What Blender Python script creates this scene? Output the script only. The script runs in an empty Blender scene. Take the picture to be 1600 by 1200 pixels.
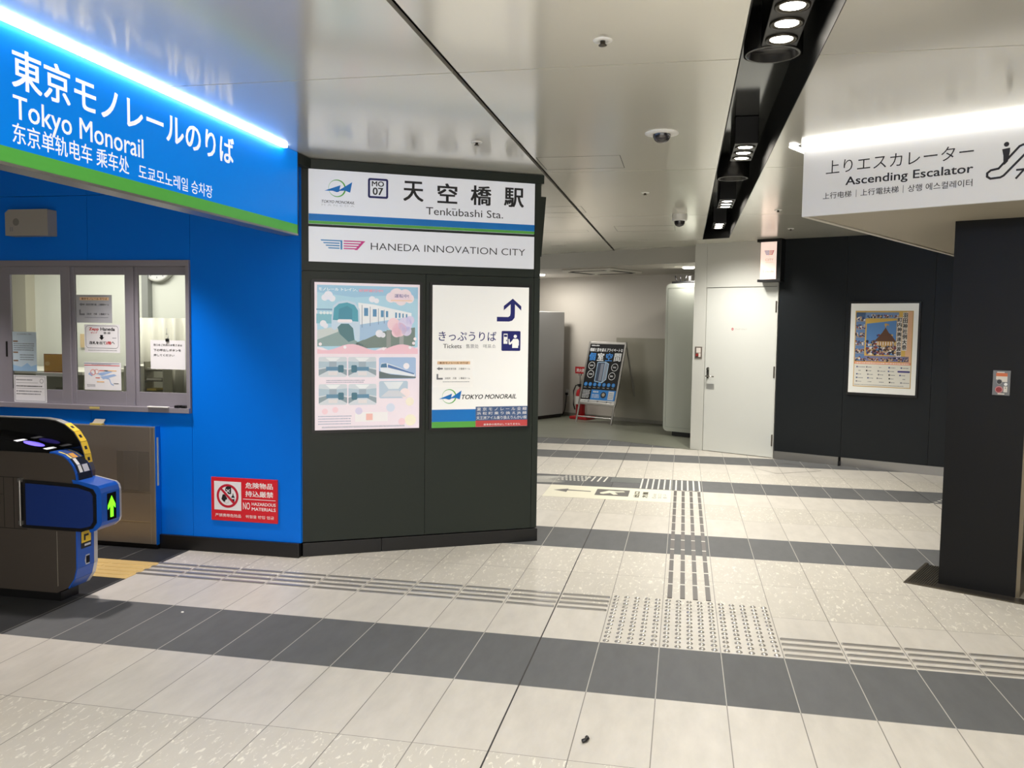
import bpy, math, random
from mathutils import Vector, Matrix
random.seed(7)
SC = bpy.context.scene
COL = SC.collection

# ------------------------------------------------------------------ camera
YAW, PITCH, ROLL = -0.20028, 0.06793, 0.01305
cam = bpy.data.cameras.new('camera')
cam.sensor_width = 36.0
cam.lens = 1317.09 / 1600 * 36.0
cam.clip_start = 0.02
camo = bpy.data.objects.new('camera', cam)
COL.objects.link(camo)
fw = Vector((math.sin(YAW) * math.cos(PITCH), math.cos(YAW) * math.cos(PITCH), -math.sin(PITCH)))
rt = Vector((math.cos(YAW), -math.sin(YAW), 0))
up = rt.cross(fw)
r2 = rt * math.cos(ROLL) + up * math.sin(ROLL)
u2 = -rt * math.sin(ROLL) + up * math.cos(ROLL)
mw = Matrix((r2, u2, -fw)).transposed().to_4x4()
mw.translation = Vector((0.68074, -4.19525, 1.59479))
camo.matrix_world = mw
SC.camera = camo

# ------------------------------------------------------------------ world, exposure
wd = bpy.data.worlds.new('concourse_ambient')
SC.world = wd
wd.use_nodes = True
wd.node_tree.nodes['Background'].inputs[0].default_value = (1.0, 0.97, 0.92, 1)
wd.node_tree.nodes['Background'].inputs[1].default_value = 1.6
vs = SC.view_settings
vs.view_transform = 'Standard'
vs.look = 'None'
vs.exposure = 0.88
vs.gamma = 1.0
vs.use_curve_mapping = False
CEIL = 2.70
SPOT_W = {-.64: 13, 1.86: 50, 4.28: 58, 6.05: 46}          # each lamp of a ceiling spot module


def lamp(name, kind, loc, power, color=(1, .955, .885), rot=(0, 0, 0), **kw):
    L = bpy.data.lights.new(name, kind)
    L.energy = power
    L.color = color
    for k, v in kw.items():
        setattr(L, k, v)
    o = bpy.data.objects.new(name, L)
    o.location = loc
    o.rotation_euler = rot
    COL.objects.link(o)
    return o


# daylight white office lamps, alcove lamps, and the hall lamps over the gates
lamp('office_ceiling_light', 'AREA', (-4.3, 2.1, 2.44), 20, (1, .97, .88), size=1.6, shape='RECTANGLE', size_y=.7)
lamp('alcove_light', 'AREA', (-1.75, 10.05, 2.44), 19, (1, .95, .88), size=.4, shape='DISK')
lamp('alcove_light', 'AREA', (.72, 8.35, 2.44), 11, (1, .95, .88), size=.12, shape='DISK')
lamp('gate_hall_light', 'SPOT', (-2.95, .45, 2.66), 100, (1, .92, .9), spot_size=math.radians(84), spot_blend=.7, shadow_soft_size=.06)
lamp('gate_hall_light', 'SPOT', (-4.6, .3, 2.66), 100, (1, .92, .9), spot_size=math.radians(84), spot_blend=.7, shadow_soft_size=.06)
lamp('gate_hall_light', 'SPOT', (-3.8, -2.4, 2.66), 60, (1, .93, .9), spot_size=math.radians(84), spot_blend=.7, shadow_soft_size=.06)

lamp('hall_fill', 'AREA', (-1.2, -4.9, 2.66), 125, (1, .95, .92), size=1.4, shape='RECTANGLE', size_y=.3)  # unseen fill lamp, added to even out the floor and lift front faces
lamp('hall_fill', 'AREA', (3.9, -4.6, 2.66), 60, (1, .955, .89), size=1.4, shape='RECTANGLE', size_y=.3)  # second added fill lamp, out of view on the right

# ------------------------------------------------------------------ materials
def lin(c):
    return tuple(((v / 255) / 12.92 if v / 255 <= .04045 else ((v / 255 + .055) / 1.055) ** 2.4) for v in c) + (1,)


MATS = {}


def M(name, rgb, rough=.5, metal=0.0, emit=0.0, ergb=None, spec=.5, coat=0.0):
    if name in MATS:
        return MATS[name]
    m = bpy.data.materials.new(name)
    m.use_nodes = True
    b = m.node_tree.nodes['Principled BSDF']
    b.inputs['Base Color'].default_value = lin(rgb)
    b.inputs['Roughness'].default_value = rough
    b.inputs['Metallic'].default_value = metal
    b.inputs['Specular IOR Level'].default_value = spec
    b.inputs['Coat Weight'].default_value = coat
    b.inputs['Coat Roughness'].default_value = .05
    if emit:
        b.inputs['Emission Color'].default_value = lin(ergb or rgb)
        b.inputs['Emission Strength'].default_value = emit
    MATS[name] = m
    return m


def bump_noise(m, scale, strength, stretch=(1, 1, 1), rough_amt=0.0, col_amt=0.0):
    """add a noise that drives bump, and slightly colour and roughness"""
    nt = m.node_tree
    N, Lk = nt.nodes, nt.links
    b = N['Principled BSDF']
    tc = N.new('ShaderNodeTexCoord')
    mp = N.new('ShaderNodeMapping')
    mp.inputs['Scale'].default_value = stretch
    nz = N.new('ShaderNodeTexNoise')
    nz.inputs['Scale'].default_value = scale
    nz.inputs['Detail'].default_value = 4
    Lk.new(tc.outputs['Object'], mp.inputs[0])
    Lk.new(mp.outputs[0], nz.inputs['Vector'])
    if strength:
        bp = N.new('ShaderNodeBump')
        bp.inputs['Strength'].default_value = strength
        bp.inputs['Distance'].default_value = .002
        Lk.new(nz.outputs['Fac'], bp.inputs['Height'])
        Lk.new(bp.outputs[0], b.inputs['Normal'])
    if rough_amt:
        mr = N.new('ShaderNodeMapRange')
        r = b.inputs['Roughness'].default_value
        mr.inputs['To Min'].default_value = max(0, r - rough_amt)
        mr.inputs['To Max'].default_value = r + rough_amt
        Lk.new(nz.outputs['Fac'], mr.inputs['Value'])
        Lk.new(mr.outputs[0], b.inputs['Roughness'])
    if col_amt:
        c = b.inputs['Base Color'].default_value[:]
        mx = N.new('ShaderNodeMix')
        mx.data_type = 'RGBA'
        mx.inputs['A'].default_value = tuple(v * (1 - col_amt) for v in c[:3]) + (1,)
        mx.inputs['B'].default_value = tuple(min(1, v * (1 + col_amt)) for v in c[:3]) + (1,)
        Lk.new(nz.outputs['Fac'], mx.inputs['Factor'])
        Lk.new(mx.outputs['Result'], b.inputs['Base Color'])
    return m


def glass_mat():
    m = bpy.data.materials.new('window_glass')
    m.use_nodes = True
    nt = m.node_tree
    nt.nodes.clear()
    o = nt.nodes.new('ShaderNodeOutputMaterial')
    mix = nt.nodes.new('ShaderNodeMixShader')
    t = nt.nodes.new('ShaderNodeBsdfTransparent')
    t.inputs[0].default_value = (.97, .98, .97, 1)
    g = nt.nodes.new('ShaderNodeBsdfGlossy')
    g.inputs['Roughness'].default_value = .02
    fr = nt.nodes.new('ShaderNodeFresnel')
    fr.inputs[0].default_value = 1.45
    nt.links.new(fr.outputs[0], mix.inputs[0])
    nt.links.new(t.outputs[0], mix.inputs[1])
    nt.links.new(g.outputs[0], mix.inputs[2])
    nt.links.new(mix.outputs[0], o.inputs[0])
    return m


def tile_mat(name, base, light, mottle, var, rough, grout):
    """stone tile 0.3 x 0.6 m with joints, brushed streaks along the tile and pale mottling"""
    m = bpy.data.materials.new(name)
    m.use_nodes = True
    nt = m.node_tree
    N, Lk = nt.nodes, nt.links
    b = N['Principled BSDF']
    tc = N.new('ShaderNodeTexCoord')
    sep = N.new('ShaderNodeSeparateXYZ')
    Lk.new(tc.outputs['Object'], sep.inputs[0])

    def math_(op, a, v=None):
        n = N.new('ShaderNodeMath')
        n.operation = op
        for i, q in enumerate((a, v)):
            if q is None:
                continue
            if isinstance(q, (int, float)):
                n.inputs[i].default_value = q
            else:
                Lk.new(q, n.inputs[i])
        return n.outputs[0]

    tx = math_('DIVIDE', sep.outputs['X'], .3)
    ty = math_('DIVIDE', sep.outputs['Y'], .6)

    def joint(t, size, w):
        d = math_('ABSOLUTE', math_('SUBTRACT', t, math_('ROUND', t)))
        return math_('LESS_THAN', math_('MULTIPLY', d, size), w)
    jt = math_('MAXIMUM', joint(tx, .3, .0022), joint(ty, .6, .0016))
    cmb = N.new('ShaderNodeCombineXYZ')
    Lk.new(math_('FLOOR', tx), cmb.inputs[0])
    Lk.new(math_('FLOOR', ty), cmb.inputs[1])
    wn = N.new('ShaderNodeTexWhiteNoise')
    wn.noise_dimensions = '2D'
    Lk.new(cmb.outputs[0], wn.inputs['Vector'])
    mp = N.new('ShaderNodeMapping')
    mp.inputs['Scale'].default_value = (9, 3, 1)
    Lk.new(tc.outputs['Object'], mp.inputs[0])
    nz = N.new('ShaderNodeTexNoise')
    nz.inputs['Scale'].default_value = 1.3
    nz.inputs['Detail'].default_value = 6
    nz.inputs['Roughness'].default_value = .6
    Lk.new(mp.outputs[0], nz.inputs['Vector'])
    val = math_('ADD', math_('MULTIPLY', math_('SUBTRACT', wn.outputs['Value'], .5), var),
                math_('MULTIPLY', math_('SUBTRACT', nz.outputs['Fac'], .5), .34 if not mottle else .2))
    val = math_('ADD', val, 1.0)
    mul = N.new('ShaderNodeVectorMath')
    mul.operation = 'SCALE'
    mul.inputs[0].default_value = lin(base)[:3]
    Lk.new(val, mul.inputs['Scale'])
    col = mul.outputs[0]
    if mottle:
        mp2 = N.new('ShaderNodeMapping')
        mp2.inputs['Scale'].default_value = (48, 17, 1)
        Lk.new(tc.outputs['Object'], mp2.inputs[0])
        n2 = N.new('ShaderNodeTexNoise')
        n2.inputs['Scale'].default_value = 1.0
        n2.inputs['Detail'].default_value = 5
        n2.inputs['Roughness'].default_value = .65
        n2.inputs['Distortion'].default_value = .8
        Lk.new(mp2.outputs[0], n2.inputs['Vector'])
        rp = N.new('ShaderNodeMapRange')
        rp.inputs['From Min'].default_value = .575
        rp.inputs['From Max'].default_value = .63
        Lk.new(n2.outputs['Fac'], rp.inputs['Value'])
        mx = N.new('ShaderNodeMix')
        mx.data_type = 'RGBA'
        Lk.new(math_('MULTIPLY', rp.outputs[0], mottle), mx.inputs['Factor'])
        Lk.new(col, mx.inputs['A'])
        mx.inputs['B'].default_value = lin(light)
        col = mx.outputs['Result']
    mg = N.new('ShaderNodeMix')
    mg.data_type = 'RGBA'
    Lk.new(jt, mg.inputs['Factor'])
    Lk.new(col, mg.inputs['A'])
    mg.inputs['B'].default_value = lin(grout)
    Lk.new(mg.outputs['Result'], b.inputs['Base Color'])
    b.inputs['Roughness'].default_value = rough
    b.inputs['Specular IOR Level'].default_value = .12 if sum(base) < 330 else .25
    bp = N.new('ShaderNodeBump')
    bp.inputs['Strength'].default_value = .15
    bp.inputs['Distance'].default_value = .002
    Lk.new(nz.outputs['Fac'], bp.inputs['Height'])
    Lk.new(bp.outputs[0], b.inputs['Normal'])
    return m


GLASS = glass_mat()
T_DARK = tile_mat('tile_charcoal', (100, 101, 101), (0, 0, 0), 0, .12, .6, (176, 174, 166))
T_PLAIN = tile_mat('tile_ivory', (199, 194, 184), (0, 0, 0), 0, .07, .38, (130, 126, 118))
T_MOT = tile_mat('tile_ivory_flecked', (195, 190, 179), (230, 226, 213), .8, .05, .4, (130, 126, 118))
T_IN = tile_mat('tile_black', (48, 49, 50), (0, 0, 0), 0, .12, .45, (120, 120, 116))
ALC = bump_noise(M('floor_vinyl', (118, 120, 107), .38), 3, .02, rough_amt=.05, col_amt=.06)
PANEL = bump_noise(M('ceiling_panel', (231, 229, 218), .17, .4), 1.2, 0, rough_amt=.04)
WHITEWALL = bump_noise(M('white_paint', (198, 199, 193), .5), 60, .03)
ALCWALL = bump_noise(M('alcove_paint', (188, 183, 174), .6), 60, .04)
BLUE = bump_noise(M('blue_panel', (0, 110, 222), .36, spec=.2), 30, .02)
DARK = bump_noise(M('charcoal_panel', (37, 43, 38), .42, spec=.3), 40, .03)
NAVY = bump_noise(M('dark_wall_panel', (23, 27, 30), .4, spec=.3), 40, .03)
BLACK = M('black_plastic', (14, 14, 15), .4)
BLACKG = M('black_gloss', (10, 10, 11), .08)
GAP = M('shadow_gap', (6, 6, 6), .8)
ALU = bump_noise(M('aluminium', (168, 166, 162), .35, .9), 90, .02, (1, 30, 1))
STEEL = bump_noise(M('stainless', (164, 156, 146), .42, .8), 60, .04, (1, 40, 1), rough_amt=.06)
FRAME = bump_noise(M('window_frame_alu', (146, 142, 150), .45, .3), 80, .02)
WHITE = M('white_plastic', (225, 225, 222), .4)
OFFW = M('off_white', (210, 206, 196), .5)
INK = M('black_ink', (20, 20, 24), .5)
NAVYI = M('navy_ink', (18, 22, 92), .5)
PAPER = M('paper', (222, 222, 224), .6)
GREYP = M('paper_grey', (176, 178, 184), .6)
GREYI = M('grey_ink', (120, 122, 128), .6)
REDI = M('red_ink', (190, 40, 44), .5)
ORI = M('peach_ink', (240, 205, 165), .6)
ROUTE = M('route_blue', (0, 120, 205), .4)
GREEN = M('route_green', (92, 176, 74), .4)
LAMPW = M('lamp_white', (255, 250, 240), .5, emit=14, ergb=(255, 247, 232))
LAMPB = M('lamp_bar', (240, 248, 255), .5, emit=9, ergb=(240, 248, 255))


# ------------------------------------------------------------------ mesh builder
class MB:
    def __init__(self):
        self.v, self.f, self.m, self.mats, self.sm = [], [], [], [], []

    def mi(self, mat):
        if mat not in self.mats:
            self.mats.append(mat)
        return self.mats.index(mat)

    def add(self, vs, fs, mat, smooth=False, xf=None):
        o = len(self.v)
        if xf is not None:
            vs = [xf @ Vector(p) for p in vs]
        self.v += [tuple(p) for p in vs]
        i = self.mi(mat)
        for f in fs:
            self.f.append([o + k for k in f])
            self.m.append(i)
            self.sm.append(smooth)
        return self

    def box(self, a, b, mat, xf=None):
        x0, x1 = sorted((a[0], b[0]))
        y0, y1 = sorted((a[1], b[1]))
        z0, z1 = sorted((a[2], b[2]))
        vs = [(x, y, z) for z in (z0, z1) for y in (y0, y1) for x in (x0, x1)]
        fs = [(0, 2, 3, 1), (4, 5, 7, 6), (0, 1, 5, 4), (2, 6, 7, 3), (0, 4, 6, 2), (1, 3, 7, 5)]
        return self.add(vs, fs, mat, xf=xf)

    def poly(self, pts, y, mat):
        """flat face in the x-z plane facing -y"""
        area = sum(p[0] * q[1] - q[0] * p[1] for p, q in zip(pts, pts[1:] + pts[:1]))
        if area < 0:
            pts = pts[::-1]
        return self.add([(p[0], y, p[1]) for p in pts], [list(range(len(pts)))], mat)

    def rect(self, x0, z0, x1, z1, y, mat):
        return self.poly([(x0, z0), (x1, z0), (x1, z1), (x0, z1)], y, mat)

    def prism(self, pts, y0, y1, mat, smooth=False):
        """outline in x-z extruded from y0 to y1"""
        n = len(pts)
        area = sum(p[0] * q[1] - q[0] * p[1] for p, q in zip(pts, pts[1:] + pts[:1]))
        if area < 0:
            pts = pts[::-1]
        y0, y1 = min(y0, y1), max(y0, y1)
        vs = [(p[0], y0, p[1]) for p in pts] + [(p[0], y1, p[1]) for p in pts]
        self.add(vs, [list(range(n)), list(range(2 * n - 1, n - 1, -1))], mat)
        return self.add(vs, [(i, i + n, (i + 1) % n + n, (i + 1) % n) for i in range(n)], mat, smooth)

    def slab(self, pts, z0, z1, mat):
        """outline in x-y extruded in z"""
        n = len(pts)
        area = sum(p[0] * q[1] - q[0] * p[1] for p, q in zip(pts, pts[1:] + pts[:1]))
        if area < 0:
            pts = pts[::-1]
        vs = [(p[0], p[1], z0) for p in pts] + [(p[0], p[1], z1) for p in pts]
        fs = [list(range(n - 1, -1, -1)), list(range(n, 2 * n))] + [(i, (i + 1) % n, (i + 1) % n + n, i + n) for i in range(n)]
        return self.add(vs, fs, mat)

    def lathe(self, prof, mat, n=24, xf=None, smooth=True):
        """(r, h) profile about the z axis"""
        vs, fs = [], []
        for r, h in prof:
            for k in range(n):
                a = 2 * math.pi * k / n
                vs.append((r * math.cos(a), r * math.sin(a), h))
        for i in range(len(prof) - 1):
            for k in range(n):
                k2 = (k + 1) % n
                fs.append((i * n + k, i * n + k2, (i + 1) * n + k2, (i + 1) * n + k))
        self.add(vs, fs, mat, smooth, xf)
        caps = []
        if prof[0][0] > 1e-6:
            caps.append(list(range(n - 1, -1, -1)))
        if prof[-1][0] > 1e-6:
            o = (len(prof) - 1) * n
            caps.append(list(range(o, o + n)))
        if caps:
            self.add(vs, caps, mat, False, xf)
        return self

    def cyl(self, p, q, r, mat, n=16):
        p, q = Vector(p), Vector(q)
        d = q - p
        xf = Matrix.Translation(p) @ d.to_track_quat('Z', 'Y').to_matrix().to_4x4()
        return self.lathe([(r, 0), (r, d.length)], mat, n, xf)

    def tube(self, pts, r, mat, n=8):
        pts = [Vector(p) for p in pts]
        vs, fs = [], []
        for i, p in enumerate(pts):
            t = (pts[min(i + 1, len(pts) - 1)] - pts[max(i - 1, 0)]).normalized()
            q = t.to_track_quat('Z', 'Y')
            for k in range(n):
                a = 2 * math.pi * k / n
                vs.append(p + q @ Vector((r * math.cos(a), r * math.sin(a), 0)))
        for i in range(len(pts) - 1):
            for k in range(n):
                k2 = (k + 1) % n
                fs.append((i * n + k, i * n + k2, (i + 1) * n + k2, (i + 1) * n + k))
        fs += [list(range(n - 1, -1, -1)), list(range((len(pts) - 1) * n, len(pts) * n))]
        return self.add(vs, fs, mat, True)

    def disc(self, x, z, r, y, mat, n=32, sx=1.0):
        return self.poly([(x + sx * r * math.cos(2 * math.pi * k / n), z + r * math.sin(2 * math.pi * k / n)) for k in range(n)], y, mat)

    def ring(self, x, z, r0, r1, y, mat, n=40, cx=0, cz=0):
        """ring; the hole may sit off centre by (cx, cz)"""
        for k in range(n):
            a, b = 2 * math.pi * k / n, 2 * math.pi * (k + 1) / n
            self.poly([(x + cx + r0 * math.cos(a), z + cz + r0 * math.sin(a)), (x + r1 * math.cos(a), z + r1 * math.sin(a)),
                       (x + r1 * math.cos(b), z + r1 * math.sin(b)), (x + cx + r0 * math.cos(b), z + cz + r0 * math.sin(b))], y, mat)
        return self

    def stroke(self, pts, w, y, mat, closed=False):
        pts = [Vector(p) for p in pts]
        n = len(pts)
        L, R = [], []
        for i, p in enumerate(pts):
            a = pts[i - 1] if (i > 0 or closed) else p
            c = pts[(i + 1) % n] if (i < n - 1 or closed) else p
            d1 = (p - a).normalized() if (p - a).length else (c - p).normalized()
            d2 = (c - p).normalized() if (c - p).length else d1
            nn = Vector((-(d1 + d2).y, (d1 + d2).x))
            nn = nn.normalized() if nn.length > 1e-6 else Vector((-d1.y, d1.x))
            k = w / 2 / max(.4, nn.dot(Vector((-d1.y, d1.x))))
            L.append(p + nn * k)
            R.append(p - nn * k)
        for i in range(n if closed else n - 1):
            j = (i + 1) % n
            self.poly([tuple(L[i]), tuple(R[i]), tuple(R[j]), tuple(L[j])], y, mat)
        return self

    def text(self, s, x0, z0, x1, z1, y, mat, bold=0.0, shear=0.0, res=3, keep=False):
        """lettering filling the rectangle x0..x1, z0..z1, facing -y"""
        cu = bpy.data.curves.new('lettering', 'FONT')
        cu.body = s
        cu.offset = min(0, bold)
        cu.resolution_u = res
        cu.shear = shear
        o = bpy.data.objects.new('lettering', cu)
        COL.objects.link(o)
        bpy.context.view_layer.update()
        me = bpy.data.meshes.new_from_object(o.evaluated_get(bpy.context.evaluated_depsgraph_get()))
        if me.vertices:
            xs = [v.co.x for v in me.vertices]
            ys = [v.co.y for v in me.vertices]
            a, b, c, d = min(xs), max(xs), min(ys), max(ys)
            kx = (x1 - x0) / max(1e-6, b - a)
            kz = (z1 - z0) / max(1e-6, d - c)
            if keep:
                kx = min(kx, kz)
                kz = kx
            vs = [(x0 + (v.co.x - a) * kx, y, z0 + (v.co.y - c) * kz) for v in me.vertices]
            fs = [list(p.vertices) for p in me.polygons]
            if bold > 0:
                e = bold * kx
                for i, (dx, dz) in enumerate(((-e, -e * .6), (e, -e * .6), (-e, e * .6), (e, e * .6))):
                    self.add([(p[0] + dx, p[1] - i * 2e-5, p[2] + dz) for p in vs], fs, mat)
            else:
                self.add(vs, fs, mat)
        bpy.data.objects.remove(o)
        bpy.data.curves.remove(cu)
        bpy.data.meshes.remove(me)
        return self

    def build(self, name, parent=None, loc=None, bevel=0.0, label=None, seg=2):
        me = bpy.data.meshes.new(name)
        me.from_pydata(self.v, [], self.f)
        for mt in self.mats:
            me.materials.append(mt)
        me.polygons.foreach_set('material_index', self.m)
        me.polygons.foreach_set('use_smooth', self.sm)
        me.update()
        o = bpy.data.objects.new(name, me)
        COL.objects.link(o)
        if parent:
            o.parent = parent
        if loc:
            o.location = loc
        if bevel:
            md = o.modifiers.new('bevel', 'BEVEL')
            md.width = bevel
            md.segments = seg
            md.limit_method = 'ANGLE'
            md.harden_normals = False
        if label:
            o['label'] = label
        return o


def rrect(x0, z0, x1, z1, r, n=5):
    pts = []
    for cx, cz, a0 in ((x1 - r, z0 + r, -90), (x1 - r, z1 - r, 0), (x0 + r, z1 - r, 90), (x0 + r, z0 + r, 180)):
        for k in range(n + 1):
            a = math.radians(a0 + 90 * k / n)
            pts.append((cx + r * math.cos(a), cz + r * math.sin(a)))
    return pts


def tag(o, label, cat, group=None):
    o['label'] = label
    o['category'] = cat
    if group:
        o['group'] = group
    return o


def thing(name, label, cat, loc=(0, 0, 0), rz=0.0, group=None):
    o = bpy.data.objects.new(name, None)
    o.empty_display_size = .1
    COL.objects.link(o)
    o.location = loc
    o.rotation_euler = (0, 0, rz)
    return tag(o, label, cat, group)


def struct(mb, name, loc=(0, 0, 0), rz=0.0, bevel=0.0):
    o = mb.build(name, bevel=bevel)
    o.location = loc
    o.rotation_euler = (0, 0, rz)
    o['kind'] = 'structure'
    return o


def copy_tree(o, parent=None):
    c = o.copy()
    COL.objects.link(c)
    if parent:
        c.parent = parent
    for ch in list(o.children):
        copy_tree(ch, c)
    return c


def ang(a, b):
    return math.atan2(b[1] - a[1], b[0] - a[0])


def scribble(mb, x0, z0, x1, z1, y, mat, h, n=None):
    """lines of print too small to read: broken dashes"""
    rows = n or max(1, int((z1 - z0) / (h * 2)))
    for r in range(rows):
        z = z1 - (r + .5) * (z1 - z0) / rows
        x = x0
        while x < x1 - h:
            w = min(h * random.uniform(.5, 1.6), x1 - x)
            mb.rect(x, z - h / 2, x + w, z + h / 2, y, mat)
            x += w + h * random.uniform(.25, .6)


# ================================================================== FLOOR
KINDS = {-1: T_DARK, 3: T_DARK, 7: T_DARK, 10: T_DARK, 12: T_DARK, -3: T_MOT, 1: T_MOT, 2: T_MOT, 5: T_MOT, 8: T_MOT, 11: T_PLAIN}
fl = MB()
for r in range(-16, 14):
    xr = 9.0
    x0 = -2.68
    fl.add([(x0, r * .6, 0), (xr, r * .6, 0), (xr, r * .6 + .6, 0), (x0, r * .6 + .6, 0)], [(0, 1, 2, 3)], KINDS.get(r, T_PLAIN))
fl.add([(-7, -.6, 0), (-2.68, -.6, 0), (-2.68, 0, 0), (-7, 0, 0)], [(0, 1, 2, 3)], T_IN)
fl.add([(-7, -9.6, 0), (-2.7, -9.6, 0), (-2.7, -.6, 0), (-7, -.6, 0)], [(0, 1, 2, 3)], T_IN)
fl.add([(-2.7, -9.6, 0), (-2.68, -9.6, 0), (-2.68, -.6, 0), (-2.7, -.6, 0)], [(0, 1, 2, 3)], T_PLAIN)
fl.box((-7, -10, -.06), (9, 12.5, -.02), GAP)
struct(fl, 'floor')
ej = MB()
for x in (-3.0, 0.0, 3.0, 6.0):
    ej.box((x - .0032, -9.6, -.01), (x + .0032, 0 if x < -2 else 7.78, .0006), M('joint_black', (46, 45, 43), .6))
struct(ej, 'trim_6')
fi = MB()
fi.add([(-7, 0, 0), (-2.68, 0, 0), (-2.68, 1.2, 0), (-7, 1.2, 0)], [(0, 1, 2, 3)], T_IN)
struct(fi, 'floor_gate')
fa = MB()
fa.slab([(-4, 7.8), (-.31, 7.78), (.80, 7.12), (2.5, 7.2), (2.5, 12.4), (-4, 12.4)], -.01, .003, ALC)
struct(fa, 'floor_alcove')

# ================================================================== CEILING
ce = MB()
ys = [-10.19, -7.78, -5.37, -2.96, -.55, 1.87, 4.30, 6.72, 9.1]
xs = [(-7.0, -5.19), (-5.17, -2.76), (-2.75, -.345), (-.317, .875), (1.185, 3.58), (3.59, 5.99), (6.0, 9.0)]
for i in range(len(ys) - 1):
    for a, b in xs:
        y1 = ys[i + 1] - .0045
        ce.box((a, ys[i] + .0045, CEIL), (b, y1, CEIL + .02), PANEL)
for a, b in ((-7, .86), (1.2, 9)):
    ce.box((a, -10.2, CEIL + .05), (b, 9.2, CEIL + .07), GAP)
struct(ce, 'ceiling')
tr = MB()
TROUGH = M('trough_gloss', (62, 64, 62), .1, .0, spec=.9)
TROUGHB = M('trough_side', (14, 15, 15), .5, spec=.3)
tr.box((.86, -10.2, 2.98), (1.2, 6.8, 3.0), TROUGH)
tr.box((.872, -10.2, CEIL), (.878, 6.56, 2.98), TROUGHB)
tr.box((1.182, -10.2, CEIL + .001), (1.188, 6.42, 2.98), TROUGHB)
tr.slab([(.875, 6.56), (1.185, 6.40), (1.185, 6.42), (.875, 6.58)], CEIL, 2.98, TROUGHB)
tr.slab([(.875, 6.58), (1.185, 6.42), (1.185, 6.715), (.875, 6.715)], CEIL, CEIL + .02, PANEL)
tr.slab([(.875, 6.725), (1.185, 6.725), (1.185, 9.1), (.875, 9.1)], CEIL, CEIL + .02, PANEL)
struct(tr, 'trim_1')
ht = MB()
for x0, y0, x1, y1 in ((-.30, 1.32, .245, 1.75), (-.95, 3.56, -.275, 3.98), (-1.0, 5.45, -.43, 5.62), (-.10, 5.1, .55, 5.6)):
    for a, b in (((x0, y0), (x1, y0 + .004)), ((x0, y1), (x1, y1 + .004)), ((x0, y0), (x0 + .004, y1)), ((x1, y0), (x1 + .004, y1))):
        ht.box((a[0], a[1], CEIL - .0006), (b[0], b[1], CEIL - .0002), GAP)
struct(ht, 'trim_2')

# ================================================================== WALLS
# blue wall with the ticket office window
WX0, WX1, WZ0, WZ1 = -5.3, -2.66, .965, 2.022
bw = MB()
for x0, z0, x1, z1 in ((-7, .1, WX0, CEIL), (WX0, .1, -3.459, WZ0), (-3.456, .1, WX1, WZ0), (WX0, WZ1, -3.459, 2.474), (-3.456, WZ1, WX1, 2.474), (WX0, 2.477, -3.459, CEIL),
                       (-3.456, 2.477, WX1, CEIL), (WX1 + .0025, .1, -1.847, CEIL)):
    bw.box((x0, 1.08, z0), (x1, 1.13, z1), BLUE)
bw.box((-7, 1.11, .1), (WX0, 1.16, CEIL), GAP)
bw.box((WX0, 1.13, .1), (WX1, 1.16, WZ0), GAP)
bw.box((WX0, 1.13, WZ1), (WX1, 1.16, CEIL), GAP)
bw.box((WX1, 1.1, .1), (-1.9, 1.16, CEIL), GAP)
struct(bw, 'wall_blue')
bb = MB()
bb.box((-7, 1.056, 0), (-1.853, 1.12, .1), BLACK)
struct(bb, 'baseboard_blue', bevel=.004)

# charcoal booth wall: local x along the face, -y towards the concourse
KP, KQ = (-1.847, 1.105), (-.363, 1.939)
KA = ang(KP, KQ)
kw = MB()
for x0, x1 in ((0, .848), (.851, 1.653), (1.656, 1.70)):
    kw.box((x0, 0, .1), (x1, .03, 1.952), DARK)
for x0, x1 in ((0, 1.653), (1.656, 1.70)):
    kw.box((x0, 0, 1.955), (x1, .03, 2.632), DARK)
kw.box((0, .02, .0), (1.695, .1, CEIL), GAP)
kw.box((-.03, -.004, 2.635), (1.72, .06, CEIL - .004), DARK)
kw.box((1.67, .03, .0), (1.70, 5.5, CEIL), DARK)
kw.prism([(1.70, 2.11), (1.715, 2.11), (1.746, 2.545), (1.70, 2.545)], .02, .06, DARK)
struct(kw, 'wall_booth', (KP[0], KP[1], 0), KA)
kb = MB()
kb.box((-.0, -.012, .0), (.54, .02, .094), BLACK)
kb.box((.542, -.012, .0), (1.705, .02, .094), BLACK)
kbo = struct(kb, 'baseboard_booth', (KP[0], KP[1], 0), KA, bevel=.003)

# white door wall
DP, DQ = (.797, 7.186), (1.785, 6.668)
DA = ang(DP, DQ)
DL = 1.135
dw = MB()
for x0, z0, x1, z1 in ((0, 0, .172, CEIL), (.175, 2.135, DL, CEIL), (1.118, 0, DL, 2.135)):
    dw.box((x0, 0, z0), (x1, .06, z1), WHITEWALL)
dw.box((.17, .045, 0), (DL, .08, CEIL), GAP)
struct(dw, 'wall_door', (DP[0], DP[1], 0), DA)
dw = MB()
dw.box((0.002, .061, 0), (.05, 1.2, CEIL), WHITEWALL)
struct(dw, 'wall_door_side', (DP[0], DP[1], 0), DA)
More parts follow.
